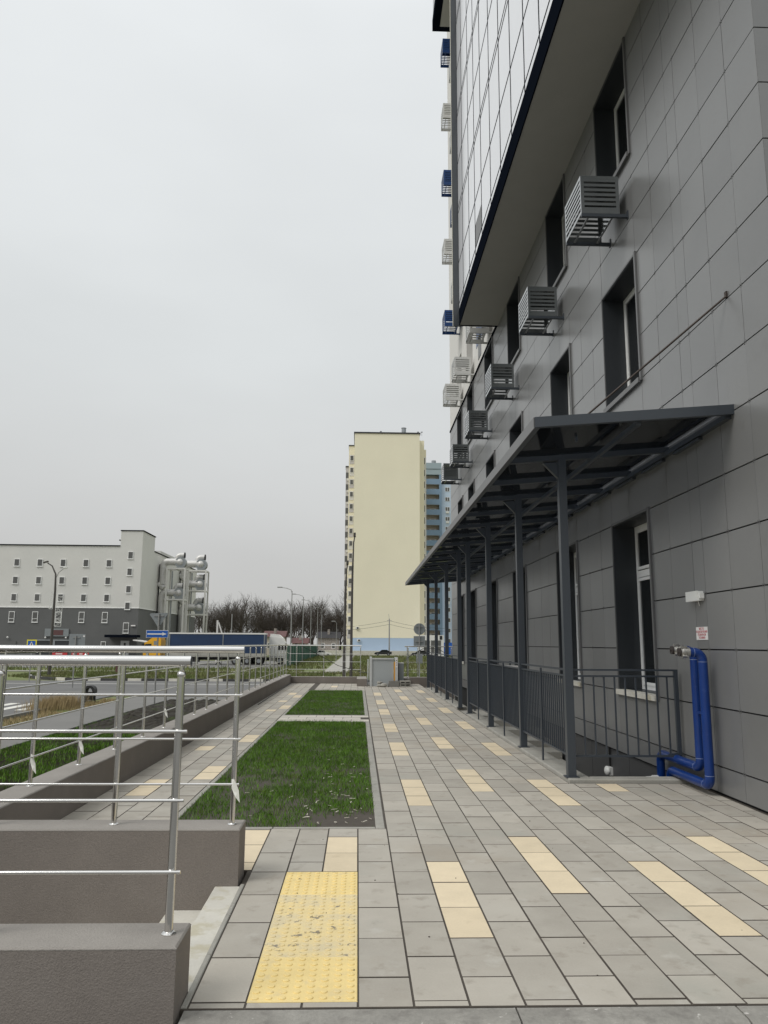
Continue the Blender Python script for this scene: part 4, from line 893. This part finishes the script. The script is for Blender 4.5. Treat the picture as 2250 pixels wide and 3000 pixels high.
def sedan(x, y, d, paint, label, s=1.):
    t = thing('car', label, 'car', (x, y, GZ)); X = lambda a: x+d*a*s; z = lambda a: GZ+a*s
    MB().prism([(X(-2.15), z(.3)), (X(2.15), z(.28)), (X(2.18), z(.6)), (X(1.95), z(.78)), (X(.95), z(.92)), (X(-1.5), z(.98)), (X(-2.15), z(.95))], 'y', y, y+1.7*s).build('body', paint, t)
    MB().prism([(X(1.0), z(.9)), (X(.35), z(1.4)), (X(-.95), z(1.42)), (X(-1.75), z(.95))], 'y', y+.12, y+1.58*s).build('cabin', paint, t)
    for q in ([(.8, .93), (.28, 1.34), (-.15, 1.35), (-.15, .95)], [(-.22, .95), (-.22, 1.35), (-.85, 1.36), (-1.4, .97)]): MB().prism([(X(a), z(b)) for a, b in q], 'y', y+.1, y+.119).build('window', 'glass', t)
    MB().box(min(X(1.95), X(2.2)), max(X(1.95), X(2.2)), y+.02, y+.4, z(.58), z(.72)).build('headlight', 'plastic_white', t)
    for a in (1.35, -1.3): wheel(X(a), y-.02, z(.31), .31*s, .2, t); wheel(X(a), y+1.5*s, z(.31), .31*s, .2, t)
    return t
sedan(6.2, 190, -1, 'car_dark', 'dark sedan car parked in front of the cream tower', .98)
sedan(-7.9, 176, 1, 'truck_white', 'white car parked beside the house with the dark roof', .9)
sedan(14.6, 182, -1, 'car_dark', 'dark car parked by the white annex', .95)

# ------------------------------------------------------------------ street lamps, poles, signs, bin
def lamp_post(x, y, h, label, mt='pole_grey', arm=(-1.3, .45), r0=.09, group='street lamps', head='pole_grey', zb=GZ):
    t = thing('street_lamp', label, 'street lamp', (x, y, zb), group)
    MB().tube([(x, y, zb-.1), (x, y, h*.45), (x, y, h)], [r0, r0*.8, r0*.55], 10).build('pole', mt, t, True)
    MB().tube([(x, y, h-.3), (x+arm[0]*.08, y, h+arm[1]*.3), (x+arm[0]*.5, y, h+arm[1]*.8), (x+arm[0], y, h+arm[1])], r0*.4, 8).build('arm', mt, t, True)
    MB().obox((x+arm[0]*1.12, y, h+arm[1]*1.04), (.3, 0, 0), (0, .12, 0), (0, 0, .06)).build('lamp_head', head, t); return t
for i, (x, y, h) in enumerate(((-8.15, 95, 7.95), (-8.5, 120, 8.7), (-8.8, 145, 9.2), (-8.85, 170, 9.7), (-8.9, 190, 9.9))):
    lamp_post(x, y, h, 'tall pale grey street lamp beside the green fence, %s from the road' % order[i], arm=(-1.35, .42))
lamp_post(-3.3, 120, 4.7, 'short grey street lamp standing beside the concrete path', arm=(-.45, .3), r0=.06)
for (x, h, k) in ((-.5, 10.05, 'taller'), (-1.03, 7.85, 'shorter')):
    t = thing('street_lamp', '%s dark street lamp in front of the cream tower edge' % k, 'street lamp', (x, 60, GZ))
    MB().tube([(x, 60, GZ-.1), (x, 60, 3), (x+.02, 60, 7 if h > 9 else 5.5), (x+.08, 60, h-.6), (x+.16, 60, h-.12)], [.13, .10, .085, .05, .045], 10).build('pole', 'pole_dark', t, True)
    MB().obox((x+.15, 59.9, h), (.09, 0, 0), (0, .3, 0), (0, 0, .14)).build('lamp_head', 'pole_dark', t)
t = thing('street_lamp', 'double-armed street lamp with light decorations in front of the store', 'street lamp', (-25.75, 66.4, GZ))
MB().tube([(-25.75, 66.4, GZ-.1), (-25.77, 66.4, 2.5), (-25.79, 66.4, 6), (-25.85, 66.4, 7.3), (-26.2, 66.4, 8.0), (-26.6, 66.4, 8.25)], [.14, .11, .09, .07, .055, .05], 10).build('pole', 'pole_dark', t, True)
MB().obox((-26.75, 66.4, 8.33), (.2, 0, .06), (0, .1, 0), (-.02, 0, .05)).build('lamp_head', 'pole_dark', t)
MB().tube([(-25.82, 66.4, 6.9), (-25.6, 66.4, 7.45), (-25.2, 66.4, 7.8)], .03, 8).build('arm', 'pole_grey', t, True); MB().obox((-25.05, 66.4, 7.88), (.17, 0, .04), (0, .1, 0), (-.02, 0, .06)).build('lamp_head', 'plastic_white', t)
for (x0, x1, z0, z1) in ((-26.15, -25.85, 4.35, 5.9), (-25.6, -25.05, 2.9, 5.4)):
    d_ = MB(); q = [(x0, 66.3, z0), (x1, 66.3, z0), (x1, 66.3, z1), (x0, 66.3, z1), (x0, 66.3, z0)]
    for a, b in zip(q, q[1:]): d_.bar(a, b, .025)
    for k in range(9):
        zz = z0+(z1-z0)*k/9; d_.bar((x0, 66.3, zz), (x1, 66.3, zz+(z1-z0)/9), .018)
    for k in range(3):
        cz = z0+(z1-z0)*(k+.5)/3; d_.tube([((x0+x1)/2+.13*math.cos(a*.524), 66.28, cz+.18*math.sin(a*.524)) for a in range(13)], .012, 5)
    d_.build('light_decoration', 'plastic_white', t)
t = thing('utility_pole', 'utility pole with wires in front of the cream tower', 'utility pole', (7.8, 193, GZ)); MB().tube([(7.8, 193, GZ-.1), (7.78, 193, 7.8)], [.2, .13], 10).build('pole', 'pole_grey', t, True); MB().tube([(7.76, 193, 7.7), (7.6, 193, 9.0)], .04, 6).build('antenna', 'pole_grey', t); MB().bar((7.2, 193, 7.3), (8.4, 193, 7.3), .1).build('crossarm', 'pole_grey', t)
for (z, e) in ((7.3, 5.6), (6.4, 4.9)):
    for (xe) in (-9, 22):
        pts = [(7.8+(xe-7.8)*k/8, 193+4*k/8, z+(e-z)*k/8-1.0*math.sin(math.pi*k/8)*.5) for k in range(9)]; MB().tube(pts, .03, 5).build('wire', 'cable', t)
tag(MB().tube([(-17.8, 110, GZ), (-17.8, 110, 5.6)], .07, 8).build('pole', 'pole_grey', smooth=True), 'slim grey pole standing behind the blue trailer', 'pole')
tag(MB().tube([(-20.1, 112, GZ), (-20.15, 112, 4.8)], .13, 8).tube([(-19.2, 112, 2.2), (-20.0, 112, 4.5)], .1, 6).build('braced_pole', 'plaster_white', smooth=True), 'pale braced concrete pole behind the blue trailer', 'pole')
# one-way sign with the give-way sign above, seen from behind
t = thing('traffic_sign', 'blue one-way arrow sign below the grey back of a triangular sign', 'traffic sign', (-9.42, 37, GZ))
MB().tube([(-9.42, 37, GZ-.1), (-9.42, 37, 2.95)], .038, 10).build('pole', 'pole_grey', t, True)
MB().box(-9.96, -8.93, 36.93, 36.945, 1.83, 2.18).build('arrow_plate', 'sign_white', t); pl = MB().box(-9.94, -8.95, 36.921, 36.9295, 1.85, 2.16).build('blue_field', 'sign_blue', t)
MB().prism([(-9.9, 1.975), (-9.2, 1.975), (-9.2, 1.93), (-9.0, 2.005), (-9.2, 2.08), (-9.2, 2.035), (-9.9, 2.035)], 'y', 36.912, 36.9205).build('arrow', 'sign_white', pl)
tri = MB().prism([(-9.88, 2.93), (-9.83, 2.97), (-9.06, 3.0), (-9.03, 2.95), (-9.4, 2.33), (-9.46, 2.33)], 'y', 37.04, 37.055).build('triangle_plate', 'sign_back', t); MB().box(-9.66, -9.2, 37.0, 37.039, 2.83, 2.87).build('bracket', 'pole_grey', tri)
t = thing('traffic_sign', 'yellow framed blue pedestrian crossing sign', 'traffic sign', (-23.1, 56, GZ))
MB().tube([(-23.1, 56.08, GZ-.1), (-23.1, 56.08, 1.7)], .04, 8).build('pole', 'pole_grey', t, True); MB().box(-23.44, -22.76, 56, 56.03, 1.07, 1.75).build('yellow_plate', 'sign_yellow', t)
b_ = MB().box(-23.36, -22.84, 55.985, 55.9995, 1.15, 1.67).build('blue_field', 'sign_blue', t); MB().prism([(-23.32, 1.2), (-22.88, 1.2), (-23.1, 1.62)], 'y', 55.975, 55.9845).build('white_triangle', 'sign_white', b_)
MB().ball((-23.1, 55.97, 1.5), .025, 8, 5).prism([(-23.13, 1.47), (-23.07, 1.47), (-23.06, 1.36), (-22.99, 1.24), (-23.03, 1.23), (-23.1, 1.34), (-23.17, 1.23), (-23.21, 1.25), (-23.13, 1.37)], 'y', 55.965, 55.9745).build('walking_figure', 'black', b_)
t = thing('traffic_sign', 'grey back of a rectangular traffic sign across the road', 'traffic sign', (-17.8, 50, GZ))
MB().tube([(-17.85, 49.9, GZ-.1), (-17.85, 49.9, 2.0)], .045, 8).build('pole', 'pole_grey', t, True); MB().cbox(-18.29, -17.29, 49.96, 49.98, .95, 2.1, .004).build('sign_plate', 'sign_back', t); MB().box(-18.05, -17.6, 49.92, 49.955, 1.86, 1.92).build('bracket', 'pole_grey', t); MB().box(-17.42, -17.31, 49.95, 49.9595, 1.92, 2.02).build('sticker', 'sign_white', t)
t = thing('traffic_sign', 'grey backs of a round sign and a square sign by the dark posts', 'traffic sign', (3.95, 50, GZ))
MB().tube([(3.95, 49.9, GZ-.1), (3.95, 49.9, 2.9)], .038, 10).build('pole', 'pole_grey', t, True); MB().tube([(3.96, 49.95, 2.57), (3.96, 49.965, 2.57)], .37, 28).build('round_plate', 'sign_back', t)
MB().box(3.59, 4.32, 49.95, 49.965, 1.42, 2.12).build('square_plate', 'sign_back', t); MB().box(3.7, 4.2, 49.9, 49.949, 2.7, 2.74).box(3.7, 4.2, 49.9, 49.949, 1.75, 1.79).build('bracket', 'pole_grey', t); MB().box(3.75, 4.15, 49.86, 49.94, .4, 1.0).build('lower_box', 'sign_back', t)
t = thing('litter_bin', 'black metal litter bin with an arched hood beside the dry grass', 'litter bin', (-12.7, 37.9, GZ))
MB().tube([(-12.7, 37.9, GZ+.1), (-12.7, 37.9, GZ+.13), (-12.7, 37.9, GZ+.46)], [.19, .235, .25], 16).build('body', 'black', t, True)
h = MB(); ap = [(-12.96, GZ+.42)]+[(-12.7-.26*math.cos(a*math.pi/10), GZ+.54+.24*math.sin(a*math.pi/10)) for a in range(11)]+[(-12.44, GZ+.42)]
ip = [(-12.7+(x+12.7)*.62, GZ+.42+(z-GZ-.42)*.68) for x, z in ap]
for i in range(len(ap)-1): h.prism([ap[i], ap[i+1], ip[i+1], ip[i]], 'y', 37.68, 38.12)
h.build('hood', 'black', t); MB().bar((-12.95, 37.9, GZ-.03), (-12.95, 37.9, GZ+.35), .04).bar((-12.45, 37.9, GZ-.03), (-12.45, 37.9, GZ+.35), .04).build('stand', 'black', t)
tag(MB().box(-22, -21.2, 72, 72.6, GZ-.05, GZ+1.1).build('utility_box', 'roof_red'), 'rusty red utility box standing in the roadside grass', 'box')
fe = thing('barrier_fence', 'thin metal fence with red banners in front of the store', 'fence', (-36, 95, GZ))
for i in range(27): MB().bar((-50+1.6*i, 95, GZ-.05), (-50+1.6*i, 95, .05), .05).build('post', 'pole_dark', fe)
MB().bar((-50, 95, .03), (-9.0, 95, .03), .04).bar((-50, 95, -.9), (-9.0, 95, -.9), .04).build('rail', 'pole_dark', fe)
for (a, b) in ((-36.8, -34.85), (-34.35, -33.85), (-33.7, -32.75), (-32.65, -32.3)):
    q = MB().box(a, b, 94.93, 94.95, -.25, .33).build('banner', 'red_banner', fe); MB().box(a+.3*(b-a), b-.3*(b-a), 94.92, 94.9295, .12, .24).build('banner_print', 'sign_white', q)
gf = thing('sheet_fence', 'dark green corrugated sheet fence beside the concrete path', 'fence', (-8.6, 95, GZ))
for i in range(22):
    y0 = 95+4*i; f0, f1 = i/22, (i+1)/22; xx = lambda k: -8.65-.7*(f0+(f1-f0)*k)
    b = MB(); n = 16
    for k in range(n+1):
        o_ = .05 if k % 2 else 0; x = xx(k/n)+o_; y = y0+4*k/n-.02*(k == n); b.v += [(x, y, GZ-.05), (x, y, GZ+2.5), (x+.012, y, GZ-.05), (x+.012, y, GZ+2.5)]
    for k in range(n):
        a = k*4; b.f += [(a, a+4, a+5, a+1), (a+2, a+3, a+7, a+6), (a+1, a+5, a+7, a+3)]
    b.build('fence_sheet', 'fence_green', gf); MB().bar((xx(0)+.1, y0, GZ-.05), (xx(0)+.1, y0, GZ+2.45), .08).build('post', 'fence_green', gf)
def house(x0, x1, y, zw, zr, wm, rm, label):
    t = thing('house', label, 'house', ((x0+x1)/2, y, GZ)); MB().box(x0, x1, y, y+8, GZ-.1, zw).build('wall', wm, t)
    r_ = MB().prism([(y-.5, zw), (y+4, zr), (y+8.5, zw)], 'x', x0-.5, x1+.5).build('roof', rm, t); MB().box((x0+x1)/2-.3, (x0+x1)/2+.3, y+2.0, y+2.6, zw+.8, zr+.6).build('chimney', 'brick_pale', r_)
    for k in range(2):
        x = x0+(x1-x0)*(.25+.5*k); w_ = MB().box(x-.5, x+.5, y-.04, y-.001, .3, 1.7).build('window', 'pvc', t); MB().box(x-.4, x+.4, y-.06, y-.041, .4, 1.6).build('pane', 'win_grey', w_)
house(-10.4, -5.0, 203, 3.0, 4.7, 'brick_pale', 'roof_metal', 'pale brick house with a dark roof under the bare trees')
house(-23.4, -18.6, 196, 3.2, 4.7, 'tan', 'roof_red', 'house with a dull red roof behind the white truck')
house(-16.5, -13, 198, 1.6, 3.0, 'tan', 'roof_red', 'small low house with a red roof beside the green fence')

# ------------------------------------------------------------------ bare trees
def bare_tree(seed, H):
    q = random.Random(seed); tk = MB(); cr_ = MB()
    def grow(p, d, L, r_, lev):
        w1 = Vector((q.uniform(-1, 1), q.uniform(-1, 1), q.uniform(-.4, .4)))*L*.10; mid = p+d*L*.5+w1; e = p+d*L
        (tk if lev < 2 else cr_).tube([p, mid, e], [r_, r_*.85, r_*.7], 7 if lev < 2 else (4 if lev < 4 else 3), cap=False)
        if lev >= 6: return
        n = (4, 4, 4, 3, 3, 3)[lev]
        for i in range(n):
            s_ = q.uniform(.35, .85) if i else q.uniform(.08, .3)
            a = 6.283*i/n+q.uniform(-.9, .9); u = d.orthogonal().normalized(); v_ = d.cross(u)
            nd = (d*math.cos(s_)+(u*math.cos(a)+v_*math.sin(a))*math.sin(s_)+Vector((0, 0, .10 if lev < 4 else .0))).normalized()
            b0 = p.lerp(e, q.uniform(.55 if lev == 0 else .3, .98)) if i else e
            grow(b0, nd, L*q.uniform(.60, .84)*(1.12 if lev == 0 else 1), max(.012, r_*(.5 if i else .66)), lev+1)
    grow(Vector((0, 0, -.1)), Vector((q.uniform(-.05, .05), 0, 1)).normalized(), H*.25, H*.02, 0)
    return tk.mesh('trunk', 'bark', True), cr_.mesh('crown', 'bark')
protos = [bare_tree(s_, 16.5) for s_ in (3, 8, 21, 34, 55)]
tq = random.Random(4); i = 0
for (x, y) in [(-57, 219), (-54, 226), (-44.6, 225), (-37, 224), (-33.8, 226), (-27.6, 224), (-24.6, 227), (-21.7, 223), (-13.6, 226), (-8.4, 226), (-5.9, 223), (-51.5, 212), (-47, 218), (-42.5, 210), (-39, 216), (-35.5, 209), (-32.3, 215), (-29.5, 209), (-26, 216), (-23, 210), (-20.4, 217), (-17.4, 211), (-15, 218), (-12.3, 212), (-9.8, 219), (-7.2, 212), (-4.9, 217), (-2.2, 214), (-40, 232), (-30, 235), (-19, 233), (-10, 236)]:
    t = thing('bare_tree', 'leafless dark tree in the row beyond the parked trucks', 'tree', (x, y, GZ), 'leafless trees beyond the trucks'); a, b = protos[i % 5]; i += 1
    s_ = tq.uniform(.9, 1.12); rz = tq.uniform(0, 6.28)
    for nm_, me in (('trunk', a), ('crown', b)):
        o = bpy.data.objects.new(nm_, me); col.objects.link(o); o.parent = t
    t.scale = (s_*.9, s_*.9, s_); t.rotation_euler.z = rz
